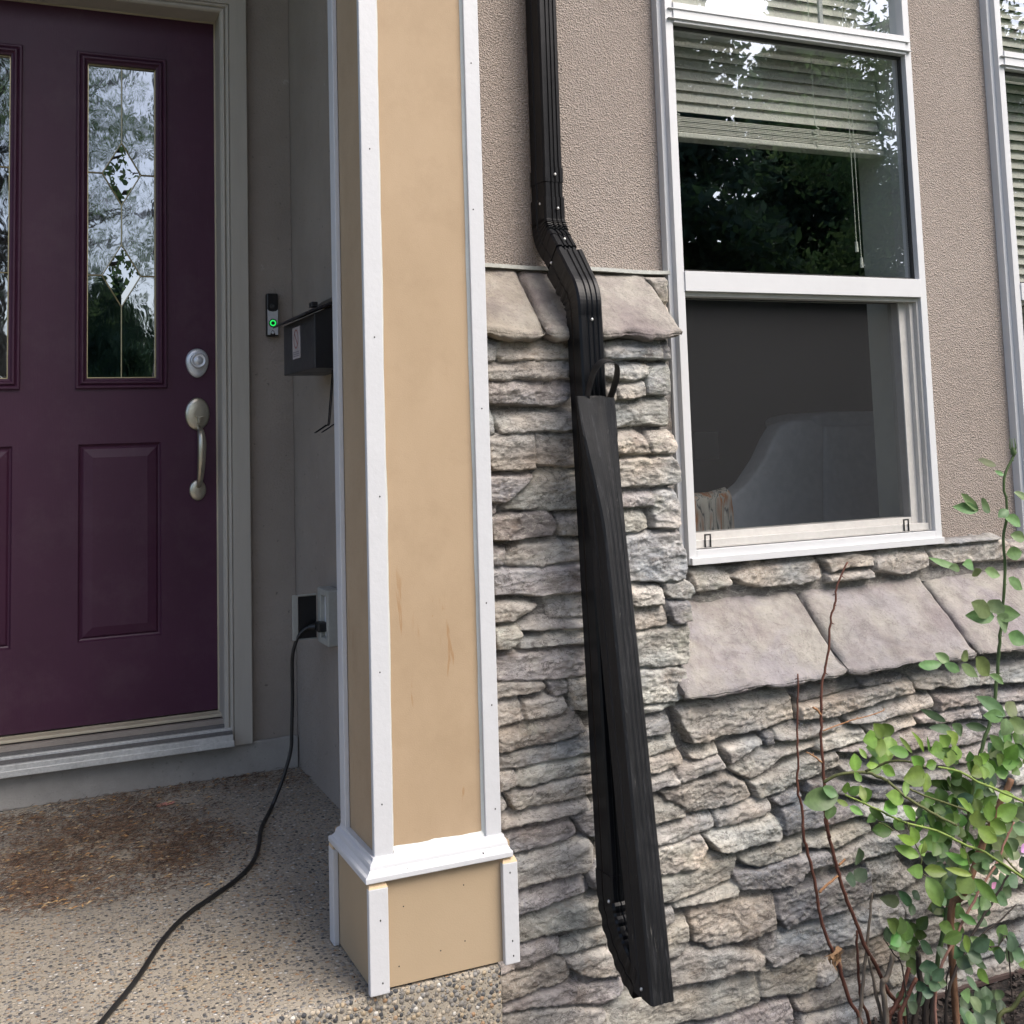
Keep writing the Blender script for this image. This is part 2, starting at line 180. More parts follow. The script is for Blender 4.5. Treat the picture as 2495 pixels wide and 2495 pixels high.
LEAVES=[('c',(1.656,1.72,-0.461,1.585,-0.455,0.016)),('c',(1.674,1.72,-0.462,1.654,-0.444,0.017)),('c',(1.661,1.72,-0.462,1.697,-0.48,0.015)),('c',(1.704,1.72,-0.468,1.742,-0.496,0.017)),('c',(1.721,1.72,-0.463,1.703,-0.441,0.018)),('c',(1.743,1.72,-0.458,1.784,-0.501,0.025)),('c',(1.773,1.72,-0.495,1.821,-0.521,0.013)),('c',(1.789,1.7,-0.572,1.732,-0.531,0.025)),('c',(1.784,1.7,-0.572,1.726,-0.562,0.02)),('c',(1.791,1.7,-0.577,1.775,-0.607,0.03)),('c',(1.797,1.7,-0.573,1.83,-0.553,0.025)),('c',(1.797,1.7,-0.579,1.834,-0.606,0.025)),('f',(1.811,1.88,-0.623,1.751,-0.592,0.013)),('f',(1.824,1.88,-0.642,1.774,-0.633,0.016)),('f',(1.825,1.88,-0.631,1.867,-0.66,0.02)),('f',(1.863,1.88,-0.636,1.91,-0.648,0.015)),('b',(1.882,1.8,-0.672,1.853,-0.639,0.018)),('b',(1.907,1.8,-0.688,1.91,-0.659,0.023)),('b',(1.904,1.8,-0.69,1.879,-0.699,0.018)),('b',(1.91,1.8,-0.693,1.92,-0.709,0.018)),('b',(1.76,1.8,-0.68,1.71,-0.642,0.019)),('b',(1.783,1.8,-0.681,1.785,-0.659,0.018)),('b',(1.78,1.8,-0.683,1.828,-0.715,0.021)),('a',(1.506,1.66,-0.596,1.466,-0.583,0.018)),('a',(1.514,1.66,-0.595,1.494,-0.564,0.008)),('a',(1.541,1.66,-0.597,1.518,-0.557,0.009)),('a',(1.554,1.66,-0.599,1.551,-0.57,0.005)),('a',(1.384,1.66,-0.608,1.384,-0.577,0.019)),('a',(1.409,1.66,-0.59,1.408,-0.575,0.008)),('a',(1.408,1.66,-0.602,1.435,-0.604,0.01)),('a',(1.444,1.66,-0.608,1.472,-0.628,0.015)),('a',(1.467,1.58,-0.604,1.407,-0.602,0.028)),('a',(1.438,1.58,-0.571,1.474,-0.598,0.018)),('a',(1.47,1.58,-0.592,1.494,-0.59,0.015)),('a',(1.471,1.58,-0.603,1.457,-0.633,0.015)),('c',(1.295,1.6,-0.62,1.214,-0.617,0.03)),('c',(1.293,1.6,-0.618,1.261,-0.601,0.016)),('c',(1.281,1.6,-0.632,1.275,-0.658,0.019)),('a',(1.342,1.64,-0.634,1.337,-0.611,0.013)),('a',(1.349,1.64,-0.636,1.361,-0.621,0.014)),('a',(1.378,1.64,-0.62,1.37,-0.603,0.01)),('a',(1.384,1.64,-0.63,1.396,-0.661,0.018)),('a',(1.375,1.64,-0.625,1.369,-0.647,0.013)),('a',(1.347,1.64,-0.655,1.329,-0.645,0.008)),('a',(1.349,1.64,-0.657,1.368,-0.671,0.011)),('a',(1.506,1.68,-0.681,1.458,-0.663,0.021)),('a',(1.49,1.68,-0.688,1.446,-0.685,0.021)),('a',(1.503,1.68,-0.69,1.523,-0.719,0.016)),('a',(1.516,1.68,-0.647,1.499,-0.671,0.011)),('b',(1.453,1.7,-0.706,1.421,-0.708,0.012)),('b',(1.442,1.7,-0.69,1.472,-0.717,0.012)),('b',(1.492,1.7,-0.737,1.451,-0.732,0.022)),('b',(1.496,1.7,-0.72,1.515,-0.737,0.017)),('a',(1.472,1.62,-0.734,1.433,-0.713,0.013)),('a',(1.475,1.62,-0.734,1.467,-0.704,0.017)),('a',(1.48,1.62,-0.756,1.433,-0.734,0.017)),('a',(1.483,1.62,-0.753,1.492,-0.731,0.011)),('a',(1.483,1.62,-0.755,1.509,-0.745,0.013)),('a',(1.485,1.62,-0.783,1.435,-0.766,0.019)),('a',(1.488,1.62,-0.78,1.532,-0.79,0.017)),('a',(1.492,1.62,-0.792,1.505,-0.841,0.025)),('a',(1.609,1.64,-0.788,1.581,-0.762,0.011)),('a',(1.611,1.64,-0.799,1.572,-0.776,0.013)),('a',(1.617,1.64,-0.819,1.564,-0.8,0.01)),('a',(1.614,1.64,-0.82,1.586,-0.845,0.029)),('a',(1.621,1.64,-0.825,1.666,-0.874,0.018)),('c',(1.772,1.74,-0.853,1.71,-0.832,0.019)),('c',(1.773,1.74,-0.841,1.802,-0.858,0.019)),('c',(1.761,1.74,-0.851,1.73,-0.854,0.015)),('c',(1.717,1.74,-0.853,1.77,-0.872,0.017)),('c',(1.774,1.74,-0.859,1.818,-0.885,0.014)),('f',(1.676,1.9,-0.967,1.633,-0.953,0.02)),('f',(1.706,1.9,-0.979,1.678,-0.945,0.017)),('f',(1.715,1.9,-0.968,1.738,-0.96,0.017)),('f',(1.709,1.9,-0.975,1.696,-0.994,0.015)),('f',(1.759,1.9,-0.985,1.796,-1.017,0.02)),('b',(1.682,1.8,-0.974,1.713,-0.99,0.019)),('b',(1.735,1.8,-0.966,1.766,-0.986,0.014)),('b',(1.72,1.8,-0.981,1.751,-1.005,0.016)),('a',(1.624,1.68,-0.936,1.59,-0.95,0.018)),('a',(1.629,1.68,-0.939,1.634,-0.972,0.016)),('c',(1.778,1.82,-1.024,1.809,-1.053,0.018)),('c',(1.631,1.82,-1.001,1.592,-0.981,0.016)),('c',(1.628,1.82,-1.01,1.581,-1.008,0.014)),('c',(1.615,1.82,-1.003,1.626,-1.029,0.016)),('f',(1.668,1.84,-1.019,1.698,-1.046,0.02)),('f',(1.832,1.84,-1.036,1.847,-1.061,0.014)),('f',(1.873,1.84,-1.067,1.864,-1.036,0.02)),('f',(1.899,1.84,-1.068,1.935,-1.062,0.02)),('f',(1.875,1.84,-1.073,1.867,-1.101,0.02)),('f',(1.893,1.84,-1.075,1.921,-1.114,0.022)),('f',(1.716,1.84,-1.037,1.708,-1.056,0.022)),('f',(1.771,1.84,-1.073,1.8,-1.074,0.016)),('f',(1.78,1.84,-1.101,1.809,-1.093,0.02)),('f',(1.8,1.84,-1.072,1.837,-1.105,0.014)),('f',(1.782,1.84,-1.108,1.797,-1.135,0.014)),('f',(1.71,1.84,-1.076,1.676,-1.077,0.022)),('f',(1.702,1.84,-1.099,1.729,-1.112,0.016)),('a',(1.716,1.74,-1.04,1.737,-1.072,0.015)),('a',(1.721,1.74,-0.748,1.676,-0.715,0.015)),('a',(1.71,1.74,-0.742,1.742,-0.757,0.017)),('a',(1.754,1.74,-0.745,1.781,-0.727,0.015)),('a',(1.753,1.74,-0.755,1.793,-0.747,0.012)),('a',(1.784,1.74,-0.726,1.791,-0.707,0.01)),('a',(1.797,1.74,-0.738,1.831,-0.735,0.019)),('a',(1.797,1.74,-0.768,1.845,-0.763,0.017)),('c',(1.808,1.7,-0.753,1.801,-0.736,0.017)),('c',(1.786,1.7,-0.779,1.816,-0.788,0.02)),('c',(1.796,1.7,-0.761,1.82,-0.75,0.02)),('d',(1.781,1.82,-0.738,1.704,-0.716,0.016)),('d',(1.743,1.82,-0.724,1.797,-0.751,0.018)),('d',(1.726,1.82,-0.756,1.725,-0.73,0.027)),('d',(1.698,1.82,-0.758,1.705,-0.804,0.014)),('d',(1.738,1.82,-0.775,1.711,-0.766,0.016)),('d',(1.848,1.82,-0.827,1.876,-0.807,0.016)),('d',(1.789,1.82,-0.839,1.763,-0.814,0.014)),('d',(1.886,1.82,-0.855,1.897,-0.894,0.014)),('d',(1.744,1.82,-0.839,1.712,-0.82,0.011)),('d',(1.772,1.82,-0.708,1.74,-0.695,0.016)),('d',(1.78,1.82,-0.715,1.813,-0.764,0.021)),('d',(1.816,1.82,-0.793,1.833,-0.829,0.016)),('d',(1.757,1.82,-0.751,1.777,-0.787,0.016)),('d',(1.839,1.82,-0.801,1.81,-0.825,0.014)),('d',(1.677,1.82,-0.775,1.663,-0.81,0.012)),('d',(1.774,1.82,-0.819,1.816,-0.855,0.014)),('c',(1.917,1.8,-0.094,1.853,-0.08,0.016)),('c',(1.937,1.8,-0.115,1.91,-0.106,0.01)),('c',(1.859,1.8,-0.184,1.785,-0.174,0.019)),('c',(1.859,1.8,-0.184,1.804,-0.147,0.019)),('c',(1.891,1.8,-0.19,1.856,-0.16,0.022)),('c',(1.912,1.8,-0.203,1.941,-0.189,0.016)),('c',(1.929,1.8,-0.204,1.984,-0.224,0.022)),('c',(1.961,1.8,-0.153,1.988,-0.175,0.016)),('c',(1.796,1.8,-0.299,1.73,-0.274,0.013)),('c',(1.796,1.8,-0.299,1.749,-0.293,0.014)),('c',(1.833,1.8,-0.296,1.796,-0.291,0.019)),('c',(1.838,1.8,-0.302,1.852,-0.321,0.019)),('c',(1.864,1.8,-0.308,1.909,-0.323,0.019)),('c',(1.927,1.8,-0.28,1.977,-0.28,0.022)),('c',(1.928,1.8,-0.329,1.964,-0.356,0.019)),('c',(1.872,1.8,-0.399,1.803,-0.366,0.029)),('c',(1.877,1.8,-0.396,1.891,-0.369,0.029)),('c',(1.882,1.8,-0.404,1.818,-0.398,0.026)),('c',(1.887,1.8,-0.405,1.923,-0.436,0.035)),('c',(1.888,1.8,-0.397,1.95,-0.406,0.026)),('c',(1.917,1.8,-0.443,1.953,-0.462,0.026)),('c',(1.942,1.8,-0.241,1.981,-0.252,0.019))]
CANES=[('T',0.0025,0.005,'green',[(1.975,1.8,-0.068),(1.943,1.806,-0.124),(1.951,1.812,-0.19),(1.942,1.818,-0.251),(1.946,1.824,-0.316),(1.937,1.829,-0.393),(1.928,1.835,-0.466),(1.922,1.841,-0.529),(1.917,1.847,-0.584),(1.907,1.853,-0.627),(1.892,1.859,-0.665),(1.876,1.865,-0.712),(1.862,1.871,-0.765),(1.847,1.876,-0.839),(1.826,1.882,-0.907),(1.786,1.888,-1.007),(1.752,1.894,-1.127),(1.737,1.9,-1.208)]),('L',0.0016,0.0042,'brown',[(1.438,1.88,-0.484),(1.433,1.88,-0.552),(1.428,1.88,-0.612),(1.428,1.88,-0.653),(1.423,1.88,-0.702),(1.431,1.88,-0.733),(1.432,1.88,-0.793),(1.438,1.88,-0.815),(1.454,1.88,-0.891),(1.462,1.88,-0.952),(1.477,1.88,-0.996),(1.495,1.88,-1.033),(1.52,1.88,-1.112),(1.545,1.88,-1.163)]),('R',0.0018,0.0046,'brown',[(1.56,1.86,-0.275),(1.531,1.861,-0.319),(1.525,1.862,-0.349),(1.511,1.863,-0.39),(1.5,1.864,-0.455),(1.484,1.865,-0.505),(1.478,1.866,-0.565),(1.476,1.867,-0.626),(1.478,1.868,-0.697),(1.477,1.869,-0.747),(1.486,1.871,-0.799),(1.479,1.872,-0.764),(1.495,1.873,-0.833),(1.508,1.874,-0.881),(1.529,1.875,-0.939),(1.561,1.876,-1.015),(1.592,1.877,-1.072),(1.611,1.878,-1.111),(1.639,1.879,-1.149),(1.656,1.88,-1.181)]),('r',0.0014,0.0009,'tan',[(1.476,1.86,-0.594),(1.545,1.86,-0.583),(1.615,1.86,-0.577),(1.632,1.86,-0.571)]),('r',0.0018,0.001,'tan',[(1.469,1.86,-0.653),(1.452,1.86,-0.639),(1.433,1.86,-0.628)]),('r',0.0022,0.002,'tan',[(1.473,1.86,-0.563),(1.464,1.86,-0.552),(1.455,1.86,-0.547)]),('r',0.0026,0.002,'tan',[(1.453,1.87,-0.896),(1.474,1.87,-0.886),(1.501,1.87,-0.874)]),('r',0.0022,0.0018,'tan',[(1.505,1.87,-0.855),(1.521,1.87,-0.846)]),('B',0.003,0.0026,'olive',[(1.464,1.85,-0.687),(1.486,1.829,-0.67),(1.53,1.807,-0.667),(1.539,1.786,-0.671),(1.545,1.764,-0.675),(1.568,1.743,-0.702),(1.617,1.721,-0.736),(1.647,1.7,-0.754)]),('B',0.0026,0.0016,'olive',[(1.49,1.76,-0.648),(1.51,1.735,-0.631),(1.518,1.71,-0.621),(1.533,1.685,-0.619),(1.542,1.66,-0.623)]),('B',0.0016,0.0026,'lime',[(1.358,1.66,-0.644),(1.44,1.673,-0.686),(1.509,1.687,-0.722),(1.595,1.7,-0.755),(1.683,1.713,-0.801),(1.738,1.727,-0.826),(1.85,1.74,-0.899)]),('B',0.002,0.0026,'lime',[(1.629,1.72,-0.65),(1.681,1.72,-0.666),(1.727,1.72,-0.692),(1.764,1.72,-0.709),(1.843,1.72,-0.747)]),('B',0.0018,0.0022,'olive',[(1.626,1.8,-0.709),(1.667,1.8,-0.73),(1.761,1.8,-0.769),(1.829,1.8,-0.806)]),('B',0.0012,0.001,'olive',[(1.474,1.64,-0.704),(1.488,1.64,-0.739),(1.501,1.64,-0.764),(1.499,1.64,-0.789),(1.51,1.64,-0.802)]),('B',0.0012,0.001,'olive',[(1.64,1.68,-0.785),(1.651,1.68,-0.813),(1.656,1.68,-0.841)]),('B',0.0012,0.001,'olive',[(1.444,1.68,-0.71),(1.458,1.68,-0.716),(1.477,1.68,-0.73)]),('K',0.0062,0.0075,'bark',[(1.876,1.78,-0.723),(1.853,1.793,-0.775),(1.834,1.807,-0.825),(1.824,1.82,-0.861),(1.794,1.833,-0.931),(1.788,1.847,-0.96),(1.769,1.86,-1.004)]),('B',0.0022,0.0045,'twig',[(1.59,1.88,-0.926),(1.582,1.88,-0.965),(1.565,1.88,-1.042),(1.549,1.88,-1.118),(1.54,1.88,-1.162)]),('B',0.0022,0.004,'brown',[(1.564,1.9,-0.999),(1.562,1.9,-1.069),(1.565,1.9,-1.13),(1.583,1.9,-1.18)]),('B',0.0025,0.005,'twig',[(1.556,1.86,-1.032),(1.578,1.87,-1.11),(1.598,1.88,-1.175)]),('B',0.0045,0.0065,'twig',[(1.617,1.86,-1.039),(1.598,1.86,-1.08),(1.586,1.86,-1.09),(1.591,1.86,-1.164)]),('B',0.0055,0.0065,'dark',[(1.739,1.88,-1.094),(1.732,1.88,-1.137),(1.718,1.88,-1.202)]),('B',0.006,0.0075,'dark',[(1.723,1.88,-1.111),(1.711,1.88,-1.153),(1.705,1.88,-1.199)]),('B',0.0055,0.006,'dark',[(1.697,1.88,-1.059),(1.697,1.88,-1.13),(1.677,1.88,-1.193)]),('B',0.004,0.0055,'brown',[(1.655,1.86,-1.073),(1.632,1.86,-1.118),(1.609,1.86,-1.142),(1.596,1.86,-1.166)]),('B',0.0035,0.005,'brown',[(1.654,1.84,-1.084),(1.618,1.84,-1.126),(1.605,1.84,-1.159)]),('B',0.001,0.0018,'dark',[(1.578,1.84,-0.994),(1.6,1.84,-1.028),(1.623,1.84,-1.074)]),('B',0.0014,0.002,'dark',[(1.951,1.86,-1.009),(1.907,1.86,-1.03),(1.858,1.86,-1.046),(1.809,1.86,-1.074),(1.748,1.86,-1.112)]),('B',0.002,0.003,'pinkish',[(1.897,1.8,-0.817),(1.868,1.8,-0.852),(1.844,1.8,-0.885),(1.788,1.8,-0.936),(1.726,1.8,-1.004),(1.664,1.8,-1.09)]),('B',0.002,0.004,'dark',[(1.918,1.84,-0.931),(1.87,1.84,-0.975),(1.822,1.84,-1.017),(1.759,1.84,-1.086),(1.724,1.84,-1.16)]),('B',0.0038,0.0045,'olive',[(1.836,1.7,-1.063),(1.801,1.713,-1.092),(1.782,1.727,-1.121),(1.758,1.74,-1.148)]),('B',0.0018,0.0022,'olive',[(1.803,1.74,-0.852),(1.86,1.75,-0.904),(1.902,1.76,-0.943)]),('B',0.0012,0.0014,'dark',[(1.772,1.82,-1.027),(1.816,1.82,-1.049),(1.852,1.82,-1.057),(1.878,1.82,-1.056)])]
CORD=[(0.754,2.93,-0.469),(0.738,2.937,-0.47),(0.719,2.945,-0.478),(0.704,2.952,-0.495),(0.696,2.959,-0.517),(0.691,2.966,-0.548),(0.692,2.974,-0.594),(0.693,2.98,-0.656),(0.69,2.98,-0.735),(0.688,2.98,-0.775),(0.677,2.98,-0.817),(0.658,2.98,-0.868),(0.633,2.971,-0.914),(0.584,2.846,-0.914),(0.546,2.703,-0.914),(0.511,2.61,-0.914),(0.462,2.533,-0.914),(0.407,2.472,-0.914),(0.339,2.395,-0.914),(0.287,2.305,-0.914),(0.228,2.168,-0.914),(0.185,2.085,-0.914),(0.157,2.032,-0.914),(0.124,1.97,-0.914),(0.068,1.866,-0.914)]
DEB=[(0.013, 3.102), (0.113, 3.117), (0.203, 3.038), (0.267, 3.106), (0.391, 3.13), (0.493, 3.04), (0.496, 2.831), (0.478, 2.66), (0.443, 2.596), (0.325, 2.605), (0.202, 2.596), (0.079, 2.592), (0.012, 2.589)]
DEB2=[(0.013, 3.265), (0.273, 3.281), (0.609, 3.324), (0.664, 3.351), (0.786, 3.3), (0.778, 3.187), (0.683, 3.205), (0.454, 3.264), (0.305, 3.147), (0.013, 3.102)]
SOFA_A=[(1.914, -0.193), (1.97, -0.157), (2.028, -0.092), (2.066, -0.032), (2.096, 0.004), (2.146, 0.017), (2.21, 0.016), (2.249, 0.001), (2.228, -0.299), (2.217, -0.445), (1.715, -0.406), (1.725, -0.21), (1.771, -0.183)]
SOFA_B=[(2.254, -0.001), (2.498, -0.006), (2.702, -0.011), (2.656, -0.539), (2.218, -0.502)]
SOFA_C=[(2.276, 0.02), (2.307, 0.033), (2.375, 0.042), (2.569, 0.041), (2.804, 0.036), (2.795, -0.064), (2.302, -0.026)]
BLANKET=[(1.749, -0.178), (1.796, -0.183), (1.867, -0.18), (1.894, -0.174), (1.886, -0.223), (1.881, -0.287), (1.876, -0.346), (1.74, -0.337)]
PLATE=[(3.188, -0.013), (3.323, -0.152)]


# ---------------------------------------------------------------- materials
class NT:
    def __init__(s, name):
        s.m = bpy.data.materials.new(name); s.m.use_nodes = True; s.t = s.m.node_tree; s.n = s.t.nodes
        s.b = s.n['Principled BSDF']; s.out = s.n['Material Output']
        s.tc = s.n.new('ShaderNodeTexCoord')
    def L(s, a, b): s.t.links.new(a, b)
    def mapp(s, scale=(1, 1, 1), rot=(0, 0, 0), loc=(0, 0, 0)):
        m = s.n.new('ShaderNodeMapping'); m.inputs['Scale'].default_value = scale; m.inputs['Rotation'].default_value = rot
        m.inputs['Location'].default_value = loc
        s.L(s.tc.outputs['Object'], m.inputs['Vector']); return m.outputs[0]
    def noise(s, scale, detail=4, rough=.6, vec=None, dist=0):
        n = s.n.new('ShaderNodeTexNoise'); n.inputs['Scale'].default_value = scale; n.inputs['Detail'].default_value = detail
        n.inputs['Roughness'].default_value = rough; n.inputs['Distortion'].default_value = dist
        s.L(vec or s.tc.outputs['Object'], n.inputs['Vector']); return n.outputs[0]
    def vor(s, scale, feature='F1', vec=None, out='Distance', rnd=1):
        n = s.n.new('ShaderNodeTexVoronoi'); n.feature = feature; n.inputs['Scale'].default_value = scale
        n.inputs['Randomness'].default_value = rnd
        s.L(vec or s.tc.outputs['Object'], n.inputs['Vector']); return n.outputs[out]
    def ramp(s, fac, stops, interp='LINEAR'):
        r = s.n.new('ShaderNodeValToRGB'); r.color_ramp.interpolation = interp
        e = r.color_ramp.elements
        while len(e) < len(stops): e.new(.5)
        for i, (p, c) in enumerate(stops):
            e[i].position = p
            e[i].color = (c, c, c, 1) if isinstance(c, (int, float)) else (*c, 1)
        s.L(fac, r.inputs[0]); return r.outputs[0]
    def mix(s, fac, a, b, blend='MIX'):
        m = s.n.new('ShaderNodeMix'); m.data_type = 'RGBA'; m.blend_type = blend; m.clamp_result = False
        for v, i in ((fac, 0), (a, 6), (b, 7)):
            if hasattr(v, 'is_linked') or hasattr(v, 'links'): s.L(v, m.inputs[i])
            elif i == 0: m.inputs[0].default_value = v
            else: m.inputs[i].default_value = (*v, 1) if not isinstance(v, (int, float)) else (v, v, v, 1)
        return m.outputs[2]
    def math(s, op, a, b=0.):
        m = s.n.new('ShaderNodeMath'); m.operation = op
        for v, i in ((a, 0), (b, 1)):
            if isinstance(v, (int, float)): m.inputs[i].default_value = v
            else: s.L(v, m.inputs[i])
        return m.outputs[0]
    def bump(s, h, dist, strength=1., prev=None):
        b = s.n.new('ShaderNodeBump'); b.inputs['Distance'].default_value = dist; b.inputs['Strength'].default_value = strength
        s.L(h, b.inputs['Height'])
        if prev is not None: s.L(prev, b.inputs['Normal'])
        return b.outputs[0]
    def fin(s, col=None, rough=.6, normal=None, metal=0, spec=.5, coat=0):
        if col is not None:
            if isinstance(col, tuple): s.b.inputs['Base Color'].default_value = (*col, 1)
            else: s.L(col, s.b.inputs['Base Color'])
        if isinstance(rough, (int, float)): s.b.inputs['Roughness'].default_value = rough
        else: s.L(rough, s.b.inputs['Roughness'])
        if normal is not None: s.L(normal, s.b.inputs['Normal'])
        s.b.inputs['Metallic'].default_value = metal; s.b.inputs['Specular IOR Level'].default_value = spec
        if coat: s.b.inputs['Coat Weight'].default_value = coat
        return s.m

M = {}
def simple(name, col, rough=.5, var=.12, scale=12, bump=.0004, bscale=150, metal=0, spec=.5):
    t = NT(name); n = t.noise(scale, 5); n2 = t.noise(scale * 9, 3)
    f = t.mix(.5, n, n2)
    lo = tuple(c * (1 - var) for c in col); hi = tuple(min(1, c * (1 + var)) for c in col)
    c = t.ramp(f, [(.3, lo), (.7, hi)])
    nb = t.bump(t.noise(bscale, 3), bump) if bump else None
    M[name] = t.fin(c, t.ramp(n, [(.3, max(0, rough - .08)), (.7, min(1, rough + .08))]), nb, metal, spec); return M[name]

# stucco
t = NT('stucco'); n = t.noise(1.6, 5, .6); g = t.noise(290, 3, .6); v = t.vor(300)
c = t.ramp(n, [(.35, (.345, .297, .262)), (.65, (.395, .344, .306))])
c = t.mix(t.ramp(g, [(.32, .75), (.50, 0)]), c, (.17, .13, .11))
c = t.mix(t.ramp(t.noise(30, 4), [(.5, 0), (.8, .25)]), c, (.45, .38, .33))
h = t.math('ADD', t.math('MULTIPLY', g, 1.0), t.math('MULTIPLY', v, .9))
nb = t.bump(h, .0045, 1.0); nb = t.bump(t.noise(90, 3), .003, .5, nb)
M['stucco'] = t.fin(c, .93, nb, spec=.2)
t = NT('stucco_smooth'); n = t.noise(2.2, 6, .65); g = t.noise(140, 5, .65)
c = t.ramp(n, [(.3, (.27, .235, .205)), (.7, (.345, .305, .265))])
c = t.mix(t.ramp(t.noise(55, 3), [(.68, 0), (.74, .6)]), c, (.09, .08, .07))
c = t.mix(t.ramp(t.noise(21, 6, .7), [(.66, 0), (.72, .35)]), c, (.5, .47, .43))
M['stucco_smooth'] = t.fin(c, .93, t.bump(g, .004, .9, t.bump(t.noise(18, 3), .008, .5)), spec=.2)
t = NT('concrete'); n = t.noise(4, 8, .7); c = t.ramp(n, [(.3, (.24, .228, .21)), (.55, (.32, .305, .28)), (.75, (.38, .365, .335))])
c = t.mix(t.ramp(t.noise(60, 4), [(.62, 0), (.7, .5)]), c, (.14, .13, .12))
M['concrete'] = t.fin(c, .9, t.bump(t.noise(170, 4), .0022), spec=.25)

# exposed aggregate: rounded pebbles set in a tan cement
def aggregate(name, scale, cover, dirt):
    t = NT(name); wv = t.mapp((1, 1, 1))
    v1 = t.vor(scale, vec=wv); c1 = t.vor(scale, vec=wv, out='Color')
    v2 = t.vor(scale * 2.1, vec=wv); c2 = t.vor(scale * 2.1, vec=wv, out='Color')
    sep = t.n.new('ShaderNodeSeparateColor'); t.L(c1, sep.inputs[0]); sep2 = t.n.new('ShaderNodeSeparateColor'); t.L(c2, sep2.inputs[0])
    peb = [(.0, (.06, .062, .066)), (.12, (.12, .12, .12)), (.22, (.20, .185, .165)), (.42, (.36, .29, .20)), (.56, (.25, .24, .225)), (.70, (.43, .37, .29)), (.84, (.34, .22, .13)), (.93, (.55, .52, .47))]
    p1 = t.ramp(sep.outputs[0], peb, 'CONSTANT'); p2 = t.ramp(sep2.outputs[1], peb, 'CONSTANT')
    p1 = t.mix(.25, p1, t.noise(420, 3), 'OVERLAY')
    cement = t.ramp(t.noise(3.2, 6, .65), [(.3, (.27, .238, .19)), (.7, (.39, .345, .275))])
    cement = t.mix(t.ramp(t.noise(2.1, 4), [(.52, 0), (.7, .35)]), cement, (.46, .35, .20))
    m2 = t.ramp(v2, [(.30, 1), (.42, 0)]); m1 = t.ramp(v1, [(cover - .07, 1), (cover + .03, 0)])
    keep1 = t.math('MULTIPLY', m1, t.ramp(sep.outputs[2], [(.14 if dirt else .02, 0), (.17 if dirt else .04, 1)]))
    keep2 = t.math('MULTIPLY', m2, t.ramp(sep2.outputs[2], [(.25, 0), (.3, .9)]))
    c = t.mix(keep2, cement, p2); c = t.mix(keep1, c, p1)
    c = t.mix(t.ramp(t.noise(1.4, 5, .6), [(.45, 0), (.75, .4)]), c, (.16, .145, .125))
    h = t.math('MAXIMUM', t.math('MULTIPLY', t.math('SUBTRACT', 1, v1), keep1), t.math('MULTIPLY', t.math('MULTIPLY', t.math('SUBTRACT', 1, v2), keep2), .6))
    nb = t.bump(h, .0042, 1.0); nb = t.bump(t.noise(500, 2), .0008, .7, nb)
    M[name] = t.fin(c, .78, nb, spec=.35)
aggregate('aggregate_top', 118, .45, True)
aggregate('aggregate_edge', 115, .52, False)

# stone (colour per stone comes from the mesh attribute)
t = NT('stone'); a = t.n.new('ShaderNodeAttribute'); a.attribute_name = 'Col'
st = t.mapp((1, 1, 3.2)); n1 = t.noise(9, 8, .72, st, .6); n2 = t.noise(34, 8, .72, t.mapp((1, 1, 1.8)), .4); n3 = t.noise(210, 4, .6)
c = t.mix(1.0, a.outputs['Color'], t.ramp(n1, [(.28, (.48, .46, .47)), (.5, (.92, .91, .90)), (.72, (1.34, 1.31, 1.26))]), 'MULTIPLY')
c = t.mix(1.0, c, t.ramp(n2, [(.25, .62), (.48, .98), (.72, 1.32)]), 'MULTIPLY')
c = t.mix(t.ramp(t.noise(15, 6, .7, t.mapp(loc=(3, 1, 7))), [(.55, 0), (.68, .5)]), c, (.17, .125, .09))
c = t.mix(t.ramp(t.noise(11, 6, .7, t.mapp(loc=(9, 4, 2))), [(.56, 0), (.7, .35)]), c, (.32, .335, .26))
ln = t.noise(13, 7, .65, t.mapp((1, 1, 2.2), loc=(1, 8, 4)), .8)
c = t.mix(t.ramp(ln, [(.485, 0), (.497, .7), (.503, .7), (.515, 0)]), c, (.085, .075, .07))
c = t.mix(t.ramp(t.noise(10, 7, .7, t.mapp((1, 1, 2.6), loc=(6, 2, 9)), .9), [(.488, 0), (.498, .5), (.502, .5), (.512, 0)]), c, (.62, .59, .53))
c = t.mix(t.ramp(n3, [(.62, 0), (.74, .35)]), c, (.58, .56, .53))
c = t.mix(t.ramp(t.noise(160, 3, .6, t.mapp(loc=(2, 2, 2))), [(.27, .6), (.38, 0)]), c, (.06, .055, .055))
nb = t.bump(n2, .0035, .8); nb = t.bump(t.noise(95, 6, .72, t.mapp((1, 1, 2.4))), .0030, .9, nb); nb = t.bump(n3, .0012, .8, nb)
M['stone'] = t.fin(c, t.ramp(n2, [(.3, .95), (.7, .75)]), nb, spec=.25)
# cast cap stone: smooth, clouded tan and mauve
t = NT('cap_stone'); a = t.n.new('ShaderNodeAttribute'); a.attribute_name = 'Col'
n1 = t.noise(6.5, 7, .62, dist=.4); n2 = t.noise(26, 8, .7)
c = t.mix(t.ramp(n1, [(.42, 0), (.60, .9)]), a.outputs['Color'], (.315, .295, .258))
c = t.mix(t.ramp(t.noise(7, 6, .65, t.mapp(loc=(5, 5, 1))), [(.47, 0), (.66, .7)]), c, (.185, .155, .155))
c = t.mix(1.0, c, t.ramp(n2, [(.25, .72), (.5, 1.), (.75, 1.25)]), 'MULTIPLY')
c = t.mix(t.ramp(t.noise(140, 4), [(.63, 0), (.72, .6)]), c, (.10, .085, .08))
c = t.mix(t.ramp(t.noise(9, 8, .68, t.mapp(loc=(4, 3, 2)), .7), [(.489, 0), (.498, .45), (.502, .45), (.511, 0)]), c, (.12, .10, .095))
